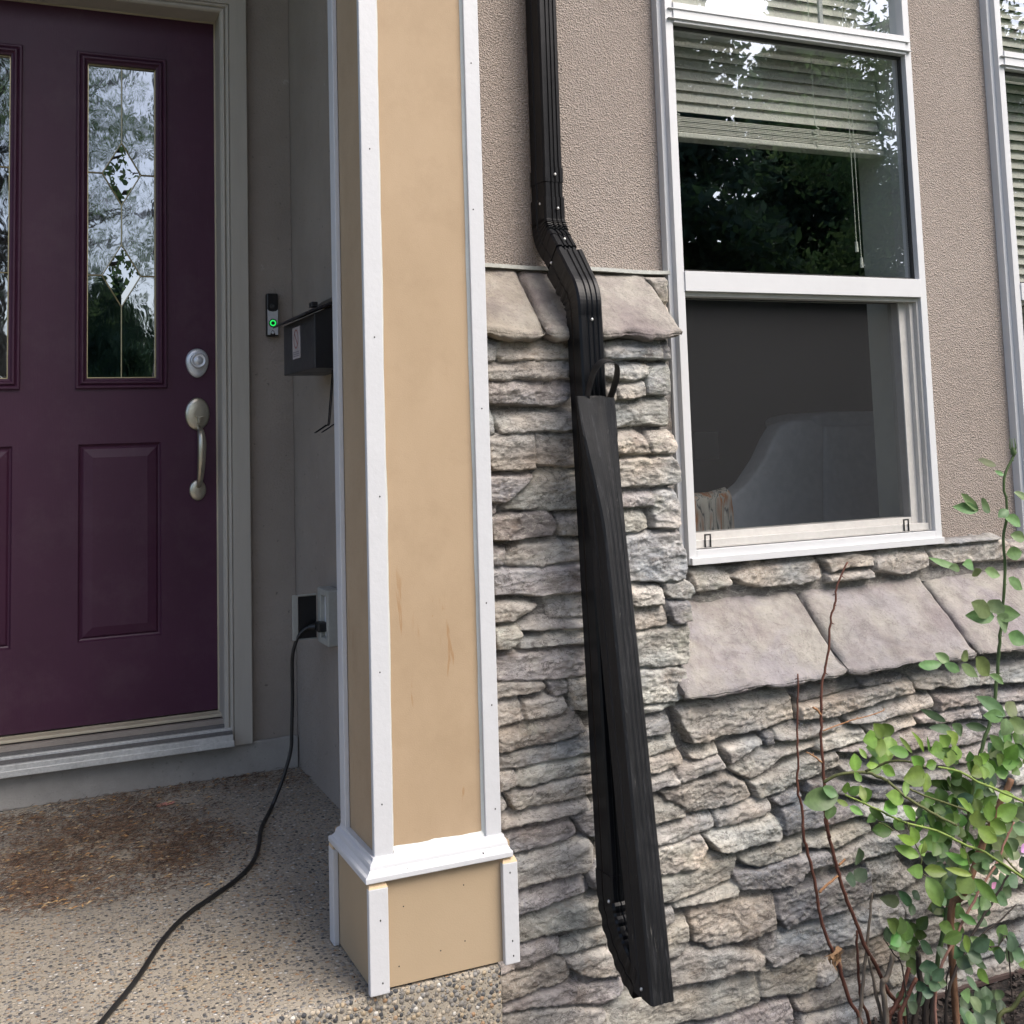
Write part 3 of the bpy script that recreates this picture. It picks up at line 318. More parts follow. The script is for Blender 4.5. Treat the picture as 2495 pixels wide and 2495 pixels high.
M['cap_stone'] = t.fin(c, .85, t.bump(t.noise(150, 5), .0022, 1., t.bump(n2, .007, .9)), spec=.3)

# bare fibreboard with drips
t = NT('fibreboard'); n = t.noise(3.5, 7, .65, t.mapp((1.5, 1.5, .7))); f = t.noise(420, 3, .7)
c = t.ramp(n, [(.3, (.350, .255, .160)), (.7, (.405, .300, .196))])
c = t.mix(t.ramp(f, [(.58, 0), (.72, .3)]), c, (.30, .20, .11))
c = t.mix(t.ramp(t.noise(9, 7, .72), [(.48, 0), (.68, .28)]), c, (.27, .19, .115))
dr = t.noise(1, 5, .6, t.mapp((52, 52, 5.5), loc=(.3, .1, .55)), .5)
sepz = t.n.new('ShaderNodeSeparateXYZ'); t.L(t.tc.outputs['Object'], sepz.inputs[0])
zm = t.ramp(t.math('ADD', t.math('MULTIPLY', sepz.outputs[2], 1.0), 0.), [(.22, 0), (.30, 1), (.62, 1), (.75, .1), (1, 0)])
c = t.mix(t.math('MULTIPLY', t.ramp(dr, [(.635, 0), (.69, .55)]), zm), c, (.27, .14, .05))
c = t.mix(t.math('MULTIPLY', t.ramp(t.noise(40, 5, .7, t.mapp((1, 1, .5), loc=(1, 5, 3))), [(.70, 0), (.74, .8)]), 1.), c, (.30, .17, .07))
M['fibreboard'] = t.fin(c, t.ramp(f, [(.3, .62), (.7, .8)]), t.bump(f, .0005, .6), spec=.35)
t = NT('fibreboard_base'); n = t.noise(2.5, 6, .6); f = t.noise(420, 3, .7)
c = t.ramp(n, [(.3, (.350, .264, .168)), (.7, (.392, .300, .198))]); c = t.mix(t.ramp(f, [(.6, 0), (.74, .2)]), c, (.33, .23, .13))
M['fibreboard_base'] = t.fin(c, .72, t.bump(f, .0004, .6), spec=.35)
simple('white_paint', (.53, .535, .55), .42, .025, 5, .0005, 90)
simple('vinyl', (.58, .585, .595), .36, .03, 3, .0002, 60)
simple('vinyl_dirty', (.50, .485, .46), .5, .1, 9, .0003, 90)
simple('caulk', (.50, .52, .50), .5, .08, 20)
simple('raw_wood', (.58, .43, .27), .75, .2, 60)
t = NT('trim_beige'); n = t.noise(2, 6, .7, t.mapp((6, 6, .5)))
M['trim_beige'] = t.fin(t.ramp(n, [(.3, (.36, .335, .29)), (.7, (.43, .40, .35))]), .55, t.bump(t.noise(1, 4, .6, t.mapp((240, 240, 6))), .0006), spec=.4)
t = NT('trim_tan'); M['trim_tan'] = t.fin(t.ramp(t.noise(5, 6), [(.3, (.40, .35, .25)), (.7, (.52, .46, .35))]), .6, t.bump(t.noise(120, 3), .0006))
t = NT('door_paint'); n = t.noise(1.6, 5, .6)
c = t.ramp(n, [(.3, (.047, .0155, .0335)), (.7, (.064, .021, .045))])
c = t.mix(t.ramp(t.noise(70, 5, .7), [(.68, 0), (.76, .35)]), c, (.20, .15, .18))
c = t.mix(t.ramp(t.noise(5, 7, .72), [(.50, 0), (.70, .18)]), c, (.13, .09, .10))
M['door_paint'] = t.fin(c, t.ramp(n, [(.3, .36), (.7, .46)]), t.bump(t.noise(1, 4, .6, t.mapp((260, 260, 22))), .0004, .8), spec=.3)
t = NT('black_metal'); n = t.noise(6, 6, .7, t.mapp((3, 3, .6)))
c = t.ramp(n, [(.3, (.0018, .0022, .0034)), (.7, (.004, .0048, .007))])
M['black_metal'] = t.fin(c, t.ramp(n, [(.3, .30), (.7, .45)]), t.bump(t.noise(14, 3), .0012, .6), spec=.24)
t = NT('worn_black'); st = t.mapp((150, 150, 4.5)); n = t.noise(1, 8, .78, st, .6); n2 = t.noise(6, 7, .7, t.mapp((3, 3, .6)))
c = t.ramp(n2, [(.3, (.0045, .0048, .0056)), (.7, (.011, .0115, .0135))])
c = t.mix(t.ramp(n, [(.52, 0), (.66, .55)]), c, (.050, .051, .055))
c = t.mix(t.ramp(t.noise(1, 6, .8, t.mapp((90, 90, 9), loc=(3, 3, 3))), [(.645, 0), (.69, .7)]), c, (.24, .23, .21))
M['worn_black'] = t.fin(c, t.ramp(n, [(.3, .42), (.7, .7)]), t.bump(n, .0012, .7, t.bump(t.noise(9, 3), .004, .6)), spec=.32)
simple('nickel', (.46, .43, .35), .34, .15, 40, .0002, 200, metal=.9)
simple('nickel_bright', (.60, .62, .65), .38, .1, 40, .0002, 200, metal=.55)
simple('brass', (.42, .36, .22), .35, .15, 60, 0, metal=1)
simple('aluminium', (.55, .55, .53), .5, .25, 14, .0008, 90, metal=.35)
simple('dark_strip', (.12, .115, .11), .7, .3, 20)
simple('black_plastic', (.008, .008, .009), .35, .1, 10)
simple('rubber', (.012, .012, .012), .45, .3, 30)
simple('grey_plastic', (.33, .33, .30), .5, .1, 12)
simple('mail_black', (.012, .012, .014), .38, .25, 10, .0006)
simple('mail_front', (.028, .028, .030), .45, .3, 10, .0006)
simple('screw', (.6, .6, .58), .4, .2, 30, metal=.6)
simple('nail_hole', (.03, .03, .03), .9)
simple('sticker_paper', (.42, .38, .38), .6, .1, 30)
simple('sticker_red', (.30, .13, .12), .6, .1, 30)
simple('sticker_grey', (.22, .20, .22), .6, .1, 30)
simple('blind_vinyl', (.66, .65, .59), .5, .05, 8)
simple('cord_white', (.7, .72, .66), .6)
simple('drywall', (.60, .62, .58), .8, .03, 5)
simple('plate_white', (.85, .86, .86), .5, .02, 5)
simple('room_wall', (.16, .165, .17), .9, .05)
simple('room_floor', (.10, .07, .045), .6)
simple('sofa_fabric', (.60, .625, .68), .9, .12, 6, .002, 40)
simple('red_petal', (.60, .26, .20), .6)
simple('pink_petal', (.62, .30, .50), .6)
simple('dry_leaf', (.24, .14, .07), .8, .4, 60)
simple('glazing_tape', (.02, .02, .02), .6)
simple('flashing', (.42, .43, .40), .6, .25, 30)
simple('rust_flash', (.07, .045, .04), .7, .4, 30)
simple('shingle', (.08, .08, .08), .9)
t = NT('blanket'); st = t.mapp((1, 1, .12)); n = t.noise(42, 2, .5, st, .15)
c = t.ramp(n, [(.30, (.85, .80, .70)), (.45, (.80, .76, .68)), (.485, (.10, .11, .12)), (.51, (.82, .78, .70)), (.66, (.60, .22, .06)), (.72, (.65, .6, .5))])
M['blanket'] = t.fin(c, .95, t.bump(t.noise(60, 3), .003))
# glass: mirror-like film over a see-through pane
def glass(name, tint, fres, wav=0., wsc=8, rough=0.0, base=.04):
    t = NT(name); t.n.remove(t.b)
    tr = t.n.new('ShaderNodeBsdfTransparent'); tr.inputs[0].default_value = (*tint, 1)
    gl = t.n.new('ShaderNodeBsdfGlossy'); gl.inputs['Roughness'].default_value = rough; gl.inputs['Color'].default_value = (.86, .93, 1, 1)
    lw = t.n.new('ShaderNodeLayerWeight'); lw.inputs[0].default_value = .5
    f = t.math('MULTIPLY', t.math('POWER', lw.outputs['Facing'], fres), 1 - base)
    mx = t.n.new('ShaderNodeMixShader'); t.L(t.math('ADD', f, base), mx.inputs[0]); t.L(tr.outputs[0], mx.inputs[1]); t.L(gl.outputs[0], mx.inputs[2])
    if wav:
        nb = t.bump(t.noise(wsc, 2, .5), wav, 1.)
        t.L(nb, gl.inputs['Normal'])
    t.L(mx.outputs[0], t.out.inputs[0]); M[name] = t.m; return t, gl, mx
glass('window_glass', (.90, .92, .90), 4., .0005, 3.0, 0., .30)
glass('window_glass_lower', (.86, .88, .87), 5., .0004, 3, 0., .004)
t, gl, mx = glass('door_glass', (.10, .11, .11), 4., 0, 8, .03, .30)
n = t.noise(30, 2, .5, t.mapp((1, 1, .6)), 1.0)
t.L(t.bump(n, .0002, 1.), gl.inputs['Normal'])
t, gl, mx = glass('bevel_glass', (.10, .10, .11), 4., .0002, 6, .0, .30)
# insect screen
t = NT('insect_screen'); tr = t.n.new('ShaderNodeBsdfTransparent'); mx = t.n.new('ShaderNodeMixShader')
mx.inputs[0].default_value = .56
t.b.inputs['Base Color'].default_value = (.030, .031, .034, 1); t.b.inputs['Roughness'].default_value = .7
wv = t.noise(3, 4, .6); t.L(t.ramp(wv, [(.3, .33), (.7, .39)]), mx.inputs[0])
t.L(tr.outputs[0], mx.inputs[1]); t.L(t.b.outputs[0], mx.inputs[2]); t.L(mx.outputs[0], t.out.inputs[0]); M['insect_screen'] = t.m
# lit ring of the bell button
t = NT('green_light'); t.b.inputs['Base Color'].default_value = (.01, .2, .03, 1); t.b.inputs['Emission Color'].default_value = (.02, .75, .12, 1); t.b.inputs['Emission Strength'].default_value = .45; M['green_light'] = t.m
# leaves
def leafmat(name, rough=.45, spec=.4):
    t = NT(name); a = t.n.new('ShaderNodeAttribute'); a.attribute_name = 'Col'
    c = t.mix(1., a.outputs['Color'], t.ramp(t.noise(70, 4), [(.3, .82), (.7, 1.15)]), 'MULTIPLY')
    t.fin(c, rough, t.bump(t.noise(110, 3), .0008, .6), spec=spec)
    tl = t.n.new('ShaderNodeBsdfTranslucent'); t.L(c, tl.inputs[0]); ms = t.n.new('ShaderNodeMixShader'); ms.inputs[0].default_value = .3
    t.L(t.b.outputs[0], ms.inputs[1]); t.L(tl.outputs[0], ms.inputs[2]); t.L(ms.outputs[0], t.out.inputs[0]); M[name] = t.m
leafmat('leaf'); leafmat('tree_leaf', .6, .2)
for nd in M['tree_leaf'].node_tree.nodes:
    if nd.type == 'MIX_SHADER': nd.inputs[0].default_value = .5
def bark(name, c0, c1):
    t = NT(name); n = t.noise(1, 5, .6, t.mapp((160, 160, 40)))
    M[name] = t.fin(t.ramp(n, [(.3, c0), (.7, c1)]), .75, t.bump(n, .001, .8))
bark('cane_green', (.055, .095, .030), (.09, .14, .05)); bark('cane_brown', (.075, .022, .014), (.13, .05, .03)); bark('cane_tan', (.26, .12, .05), (.36, .19, .09))
bark('cane_olive', (.075, .085, .025), (.13, .14, .05)); bark('cane_lime', (.16, .23, .045), (.24, .32, .08)); bark('cane_bark', (.13, .06, .03), (.26, .14, .08))
bark('cane_twig', (.10, .08, .06), (.19, .155, .12)); bark('cane_dark', (.018, .014, .011), (.05, .036, .028)); bark('cane_pinkish', (.22, .10, .08), (.30, .17, .12))
bark('tree_bark', (.05, .035, .025), (.12, .09, .065))
t = NT('mulch'); v = t.vor(55, vec=t.mapp((1, 1.7, 1))); cc = t.vor(55, vec=t.mapp((1, 1.7, 1)), out='Color')
c = t.mix(.9, (.018, .014, .012), t.ramp(cc, [(.2, (.012, .010, .009)), (.6, (.040, .030, .025)), (.9, (.085, .065, .055))]))
M['mulch'] = t.fin(c, .9, t.bump(t.math('ADD', v, t.noise(160, 4)), .012, 1.))
t = NT('lawn'); n = t.noise(3, 8, .7); M['lawn'] = t.fin(t.ramp(n, [(.3, (.035, .065, .018)), (.7, (.075, .115, .035))]), .9, t.bump(t.noise(90, 4), .02))
simple('chip', (.055, .042, .036), .85, .5, 40)
t = NT('needles'); a = t.n.new('ShaderNodeAttribute'); a.attribute_name = 'Col'; M['needles'] = t.fin(a.outputs['Color'], .85)

# ---------------------------------------------------------------- object helpers
ORG = {}
def thing(name, label, cat, loc=(0, 0, 0), group=None, kind=None):
    o = bpy.data.objects.new(name, None); C.objects.link(o); o.location = loc; o.empty_display_size = .05
    ORG[o] = Vector(loc)
    if label: o['label'] = label
    if cat: o['category'] = cat
    if group: o['group'] = group
    if kind: o['kind'] = kind
    return o
def tag(o, label, cat=None, group=None, kind=None):
    if label: o['label'] = label
    if cat: o['category'] = cat
    if group: o['group'] = group
    if kind: o['kind'] = kind
    return o
def link(me, name, mat, parent=None, smooth=False, bevel=0, segs=2, origin=None):
    o = bpy.data.objects.new(name, me); C.objects.link(o)
    if mat is not None:
        for mm in (mat if isinstance(mat, (list, tuple)) else [mat]): me.materials.append(M[mm])
    if parent is not None:
        org = ORG[parent]; o.parent = parent; ORG[o] = org
        if org.length: me.transform(Matrix.Translation(-org))
    else:
        if origin is not None:
            me.transform(Matrix.Translation(-Vector(origin))); o.location = origin; ORG[o] = Vector(origin)
        else: ORG[o] = Vector((0, 0, 0))
    if smooth:
        me.shade_smooth()
    if bevel:
        md = o.modifiers.new('bevel', 'BEVEL'); md.width = bevel; md.segments = segs; md.limit_method = 'ANGLE'; md.angle_limit = R(40)
    return o
def obj(name, bm, mat, parent=None, **k):
    me = bpy.data.meshes.new(name); bm.normal_update(); bm.to_mesh(me); bm.free()
    return link(me, name, mat, parent, **k)
def BM(): return bmesh.new()
def box(bm, x0, x1, y0, y1, z0, z1, mi=0):
    v = [bm.verts.new(p) for p in ((x0, y0, z0), (x1, y0, z0), (x1, y1, z0), (x0, y1, z0), (x0, y0, z1), (x1, y0, z1), (x1, y1, z1), (x0, y1, z1))]
    for f in ((0, 3, 2, 1), (4, 5, 6, 7), (0, 1, 5, 4), (1, 2, 6, 5), (2, 3, 7, 6), (3, 0, 4, 7)):
        q = bm.faces.new([v[i] for i in f]); q.material_index = mi
    return v
def loft(bm, rings, cap=True, closed=True):
    R_ = [[bm.verts.new(p) for p in r] for r in rings]
    n = len(R_[0])
    for a, b in zip(R_, R_[1:]):
        for i in range(n if closed else n - 1):
            bm.faces.new((a[i], a[(i + 1) % n], b[(i + 1) % n], b[i]))
    if cap and closed:
        bm.faces.new(R_[0][::-1]); bm.faces.new(R_[-1])
    return R_
def tube(bm, pts, r0, r1=None, n=8, jit=0):
    pts = [Vector(p) for p in pts]; r1 = r0 if r1 is None else r1
    rings = []; up = Vector((0, 0, 1)); prev = None
    for i, p in enumerate(pts):
        d = (pts[min(i + 1, len(pts) - 1)] - pts[max(i - 1, 0)]).normalized()
        if prev is None:
            a = d.orthogonal().normalized()
        else:
            a = (prev - d * prev.dot(d)); a = a.normalized() if a.length > 1e-6 else d.orthogonal().normalized()
        prev = a; b = d.cross(a)
        r = r0 + (r1 - r0) * i / max(1, len(pts) - 1); r *= 1 + jit * random.uniform(-1, 1)
        rings.append([p + (a * math.cos(k * 2 * math.pi / n) + b * math.sin(k * 2 * math.pi / n)) * r for k in range(n)])
    loft(bm, rings)
def smoothpts(pts, k=4):
    P = [Vector(p) for p in pts]; P = [P[0]] + P + [P[-1]]; o = []
    for i in range(1, len(P) - 2):
        for j in range(k):
            u = j / k; a, b, c, d = P[i - 1:i + 3]
            o.append(.5 * ((2 * b) + (c - a) * u + (2 * a - 5 * b + 4 * c - d) * u * u + (3 * b - a - 3 * c + d) * u ** 3))
    o.append(P[-2]); return o
def ellipsoid(bm, c, rx, ry, rz, n=16, m=10):
    mat = Matrix.Translation(c) @ Matrix.Diagonal((rx, ry, rz, 1))
    bmesh.ops.create_uvsphere(bm, u_segments=n, v_segments=m, radius=1, matrix=mat)
def disc(bm, c, r, y0, y1, n=24, rz=None):
    rz = rz or r; x, z = c
    loft(bm, [[(x + r * math.cos(k * 2 * math.pi / n), y, z + rz * math.sin(k * 2 * math.pi / n)) for k in range(n)] for y in (y1, y0)])
def extr(bm, poly, y0, y1):   # XZ outline pulled along Y
    loft(bm, [[(x, y1, z) for x, z in poly], [(x, y0, z) for x, z in poly]])
def setcol(me, cols):
    at = me.color_attributes.new('Col', 'FLOAT_COLOR', 'POINT')
    a = np.ones((len(me.vertices), 4), dtype=np.float32); a[:, :3] = cols; at.data.foreach_set('color', a.ravel())
def npmesh(name, V, F):
    me = bpy.data.meshes.new(name); V = np.asarray(V, dtype=np.float32); F = np.asarray(F, dtype=np.int32); k = F.shape[1]
    me.vertices.add(len(V)); me.vertices.foreach_set('co', V.ravel())
    me.loops.add(F.size); me.loops.foreach_set('vertex_index', F.ravel())
    me.polygons.add(len(F)); me.polygons.foreach_set('loop_start', np.arange(0, F.size, k, dtype=np.int32))
    me.polygons.foreach_set('loop_total', np.full(len(F), k, dtype=np.int32))
    me.update(calc_edges=True); me.validate(); return me

# ---------------------------------------------------------------- numpy noise
def vnoise(x, y, seed=0):
    xi = np.floor(x).astype(np.int64); yi = np.floor(y).astype(np.int64); fx = x - xi; fy = y - yi
    fx = fx * fx * (3 - 2 * fx); fy = fy * fy * (3 - 2 * fy)
    def h(a, b):
        n = (a * 374761393 + b * 668265263 + seed * 1442695041) & 0xFFFFFFFF
        n = ((n ^ (n >> 13)) * 1274126177) & 0xFFFFFFFF
        return ((n ^ (n >> 16)) & 0xFFFF) / 65535.
    return (h(xi, yi) * (1 - fx) + h(xi + 1, yi) * fx) * (1 - fy) + (h(xi, yi + 1) * (1 - fx) + h(xi + 1, yi + 1) * fx) * fy
def fbm(x, y, o=4, seed=0, g=.5):
    s = 0; a = 1; t_ = 0
    for i in range(o):
        s = s + a * vnoise(x * 2 ** i, y * 2 ** i, seed + i * 17); t_ += a; a *= g
    return s / t_ - .5
def sdist(px, pz, poly):
    P = np.array(poly); n = len(P); d = np.full(px.shape, 1e9); ins = np.zeros(px.shape, bool)
    for i in range(n):
        ax, az = P[i]; bx, bz = P[(i + 1) % n]; ex, ez = bx - ax, bz - az
        wx, wz = px - ax, pz - az; t_ = np.clip((wx * ex + wz * ez) / (ex * ex + ez * ez + 1e-12), 0, 1)
        d = np.minimum(d, (wx - ex * t_) ** 2 + (wz - ez * t_) ** 2)
        c1 = (az <= pz) != (bz <= pz)
        with np.errstate(divide='ignore', invalid='ignore'):
            xx = ax + (pz - az) / (bz - az if bz != az else 1e-9) * ex
        ins ^= c1 & (px < xx)
    d = np.sqrt(d); return np.where(ins, d, -d)
TONE = dict(t=(.455, .425, .385), l=(.450, .445, .412), w=(.50, .495, .49), g=(.390, .377, .360), p=(.365, .337, .330), d=(.240, .234, .238),
            b=(.400, .367, .328), r=(.300, .268, .252), o=(.385, .370, .328))
MORT = (.215, .205, .195)
def stone_field(stones, x0, x1, z0, z1, step, ymort, support, yback, seed=3, thick=.031):
    xs = np.arange(x0, x1 + step, step); zs = np.arange(z0, z1 + step, step); X, Z = np.meshgrid(xs, zs)
    wx = X + fbm(X * 30, Z * 30, 4, seed) * .008; wz = Z + fbm(X * 30 + 50, Z * 44, 4, seed + 5) * .007
    H = fbm(X * 60, Z * 60, 3, seed + 9) * .006
    sup = support(X, Z); col = np.zeros(X.shape + (3,)); col[:] = MORT
    nA = fbm(X * 11, Z * 34, 5, seed + 1, .6); nB = fbm(X * 24, Z * 30, 5, seed + 2, .6); nC = fbm(X * 90, Z * 110, 4, seed + 3, .6)
    nR = fbm(X * 19 + 3, Z * 40, 4, seed + 31, .6)
    hue = fbm(X * 9, Z * 15, 3, seed + 21)
    best = np.full(X.shape, -9.)
    rnd = random.Random(seed)
    for flag, poly in stones:
        P = np.array(poly); a = P.min(0) - .02; b = P.max(0) + .02
        i0, i1 = np.searchsorted(xs, (a[0], b[0])); j0, j1 = np.searchsorted(zs, (a[1], b[1]))
        dep = thick * rnd.uniform(.60, 1.05); ch = rnd.choice((.006, .010, .016, .022)); tx = rnd.uniform(-.05, .05); tz = rnd.uniform(-.13, .05); br = rnd.uniform(.82, 1.18); sh = rnd.uniform(0, 50)
        if i1 <= i0 or j1 <= j0: continue
        s = (slice(j0, j1), slice(i0, i1)); x = wx[s]; z = wz[s]
        d = sdist(x, z, poly) + .0034; dt = sdist(x, z + ch * .8, poly)
        bev = .0030; t1 = np.clip(d / bev, 0, 1); p1 = 1 - (1 - t1) ** 2.4
        p2 = np.clip((dt + ch * .8) / ch, 0, 1)
        cx, cz = P.mean(0)
        rough = 1.5 if 'r' in flag else 1.
        rel = nA[s] * .010 * (1.8 if 's' in flag else 1) + nB[s] * .007 * rough + nC[s] * .0030 - np.minimum(np.abs(nR[s]) * .03, .003) * rough + .0015
        q = (nA[s] + .6 * nB[s] + sh) * (17 if 's' in flag else 9); ter = (np.floor(q) + np.clip((q - np.floor(q)) * 3.2, 0, 1)) - q
        rel = rel + ter * (.0052 if 's' in flag else .0026)
        h = (dep * (.42 + .58 * p2) + rel + (x - cx) * tx + (z - cz) * tz) * p1
        h = np.where(d > 0, np.maximum(h, .004), -9)
        up = h > best[s]
        best[s] = np.where(up, h, best[s])
        base = np.array(TONE[flag[0]]) * br
        cc = base[None, None, :] * (1 + hue[s][..., None] * np.array([.55, .30, .05]))
        col[s] = np.where(up[..., None], cc, col[s])
    on = best > 0; Hh = np.where(on, best, H)
    keepv = on | sup
    Y = np.where(keepv, ymort - Hh, yback)
    idx = np.arange(X.size).reshape(X.shape)
    k = (keepv[:-1, :-1] | keepv[1:, :-1] | keepv[:-1, 1:] | keepv[1:, 1:])
    F = np.stack([idx[:-1, :-1][k], idx[:-1, 1:][k], idx[1:, 1:][k], idx[1:, :-1][k]], 1)
    V = np.stack([X.ravel(), Y.ravel(), Z.ravel()], 1)
    used = np.unique(F); mp = np.full(X.size, -1); mp[used] = np.arange(len(used))
    return V[used], mp[F], col.reshape(-1, 3)[used]
def auto_stones(x0, x1, z0, z1, seed):
    r = random.Random(seed); out = []; z = z0
    while z < z1 - .02:
        h = min(r.choice((.035, .045, .055, .07, .09)), z1 - z); x = x0 - r.uniform(0, .1)
        while x < x1:
            l = r.uniform(.12, .34); a = r.uniform(-.006, .006)
            out.append((r.choice('gpbtdlob') + r.choice(('', 's', 'r')), [(x + .006, z + .004), (x + l * .5, z + .004 + a), (x + l - .006, z + .005), (x + l - .007 + a, z + h - .004), (x + l * .45, z + h - .006 + a), (x + .008, z + h - .005)]))
            x += l
        z += h
    return out
def join_fields(fs):
    V = []; F = []; Cc = []; n = 0
    for v, f, c in fs: V.append(v); F.append(f + n); Cc.append(c); n += len(v)
    return np.concatenate(V), np.concatenate(F), np.concatenate(Cc)

# ================================================================ SETTING
FZ, SZ = -.92, -1.27      # porch floor level, garden soil level
bm = BM(); bmesh.ops.create_grid(bm, x_segments=4, y_segments=4, size=60, matrix=Matrix.Translation((0, 0, SZ - .02)))
tag(obj('ground', bm, 'lawn'), None, None, kind='structure')
xs = np.arange(.80, 4.2, .012); ys = np.arange(.9, 2.2, .012); X, Y = np.meshgrid(xs, ys); Zm = SZ + fbm(X * 9, Y * 9, 4, 4) * .03 + fbm(X * 50, Y * 50, 3, 8) * .016
idx = np.arange(X.size).reshape(X.shape); F = np.stack([idx[:-1, :-1].ravel(), idx[:-1, 1:].ravel(), idx[1:, 1:].ravel(), idx[1:, :-1].ravel()], 1)
o = link(npmesh('mulch_bed', np.stack([X.ravel(), Y.ravel(), Zm.ravel()], 1), F), 'mulch_bed', 'mulch', smooth=True); tag(o, None, None, kind='structure')
# unseen path in front of the porch, widened to bounce warm light into it
bm = BM(); box(bm, -3.2, .78, -6.5, 1.62, SZ - .1, SZ + .02); tag(obj('path', bm, 'concrete', bevel=.01), None, None, kind='structure')
# porch slab with a rounded nosing
bm = BM(); box(bm, -2.2, .813, 1.932, 3.345, SZ - .1, FZ); o = obj('porch_slab', bm, ['aggregate_top', 'aggregate_edge'], bevel=.008, segs=3)
tag(o, None, None, kind='structure')
for p in o.data.polygons:
    if abs(p.normal.z) < .5: p.material_index = 1
bm = BM(); box(bm, -2.2, .78, 1.62, 1.932, SZ - .1, SZ + .17); tag(obj('porch_step', bm, 'aggregate_top', bevel=.008), None, None, kind='structure')

# ================================================================ THE HOUSE
house = thing('townhouse', 'beige stucco townhouse with stone veneer, purple front door and white framed windows', 'house', (0.8, 2.2, SZ))
WY = 2.20; TOP = 5.2
WX0, WZ0, WZ1, WW = 1.372, -.294, 1.75, .742     # first window opening
W2 = 1.030                                       # spacing to the second window
def wall_with_holes(bm, xa, xb, za, zb, y0, y1, holes):
    xs = sorted({xa, xb, *[h[0] for h in holes], *[h[1] for h in holes]}); zs = sorted({za, zb, *[h[2] for h in holes], *[h[3] for h in holes]})
    vs = {}
    def V(x, y, z):
        k = (x, y, z)
        if k not in vs: vs[k] = bm.verts.new(k)
        return vs[k]
    def hole(x, z): return any(h[0] < x < h[1] and h[2] < z < h[3] for h in holes) or not (xa < x < xb and za < z < zb)
    for i in range(len(xs) - 1):
        for j in range(len(zs) - 1):
            cx = (xs[i] + xs[i + 1]) / 2; cz = (zs[j] + zs[j + 1]) / 2
            if hole(cx, cz): continue
            a, b, c, d = xs[i], xs[i + 1], zs[j], zs[j + 1]
            bm.faces.new((V(a, y0, c), V(b, y0, c), V(b, y0, d), V(a, y0, d))); bm.faces.new((V(a, y1, d), V(b, y1, d), V(b, y1, c), V(a, y1, c)))
            if hole(a - 1e-4, cz): bm.faces.new((V(a, y1, c), V(a, y0, c), V(a, y0, d), V(a, y1, d)))
            if hole(b + 1e-4, cz): bm.faces.new((V(b, y0, c), V(b, y1, c), V(b, y1, d), V(b, y0, d)))
            if hole(cx, c - 1e-4): bm.faces.new((V(a, y0, c), V(a, y1, c), V(b, y1, c), V(b, y0, c)))
            if hole(cx, d + 1e-4): bm.faces.new((V(a, y0, d), V(b, y0, d), V(b, y1, d), V(a, y1, d)))
bm = BM(); wall_with_holes(bm, .79, 6.5, SZ - .1, TOP, WY, WY + .15, [(WX0, WX0 + WW, WZ0, WZ1), (WX0 + W2, WX0 + W2 + WW, WZ0, WZ1)])
obj('front_wall', bm, 'stucco', house)
bm = BM(); box(bm, .79, .92, WY + .152, 3.34, SZ, 2.45); obj('porch_side_wall', bm, 'stucco_smooth', house)
DX0, DX1, DZ0, DZ1 = -.333, .581, -.752, 1.262
bm = BM(); wall_with_holes(bm, -2.3, .789, FZ - .05, 2.45, 3.336, 3.50, [(DX0 - .022, DX1 + .022, DZ0 - .012, DZ1 + .022)]); obj('door_wall', bm, 'stucco_smooth', house)
bm = BM(); box(bm, -2.3, .787, 3.318, 3.334, FZ, -.832); obj('door_footing', bm, 'concrete', house, bevel=.003)
bm = BM(); box(bm, -2.3, .786, 1.98, 3.335, 2.32, 2.45); obj('porch_ceiling', bm, 'white_paint', house)
bm = BM(); box(bm, -2.3, .83, 1.93, 2.15, 2.10, 2.40); obj('porch_beam', bm, 'white_paint', house, bevel=.004)
bm = BM(); wall_with_holes(bm, -2.3, .788, 2.41, TOP, 2.0, 2.2, []); obj('upper_wall', bm, 'stucco', house)
bm = BM(); box(bm, -1.6, 6.7, 1.45, 2.6, TOP, TOP + .12); obj('eave', bm, 'white_paint', house)
# rooms behind the windows and the door
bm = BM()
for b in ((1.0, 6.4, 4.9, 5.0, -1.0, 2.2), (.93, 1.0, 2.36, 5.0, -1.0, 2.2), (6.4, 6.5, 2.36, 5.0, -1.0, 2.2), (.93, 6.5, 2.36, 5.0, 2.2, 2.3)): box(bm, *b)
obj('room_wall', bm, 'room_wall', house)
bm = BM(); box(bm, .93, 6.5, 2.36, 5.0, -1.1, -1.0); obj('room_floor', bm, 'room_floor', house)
bm = BM()
for b in ((-1.0, .78, 4.9, 5.0, -1.0, 1.8), (-1.1, -1.0, 3.51, 5.0, -1.0, 1.8), (.78, .9, 3.51, 5.0, -1.0, 1.8), (-1.1, .9, 3.51, 5.0, 1.8, 1.9), (-1.1, .9, 3.51, 5.0, -1.0, -.76)): box(bm, *b)
obj('hall_wall', bm, 'room_wall', house)
bm = BM(); box(bm, PLATE[0][0], PLATE[1][0], 4.884, 4.898, PLATE[1][1], PLATE[0][1]); obj('switch_plate', bm, 'plate_white', house, bevel=.004)

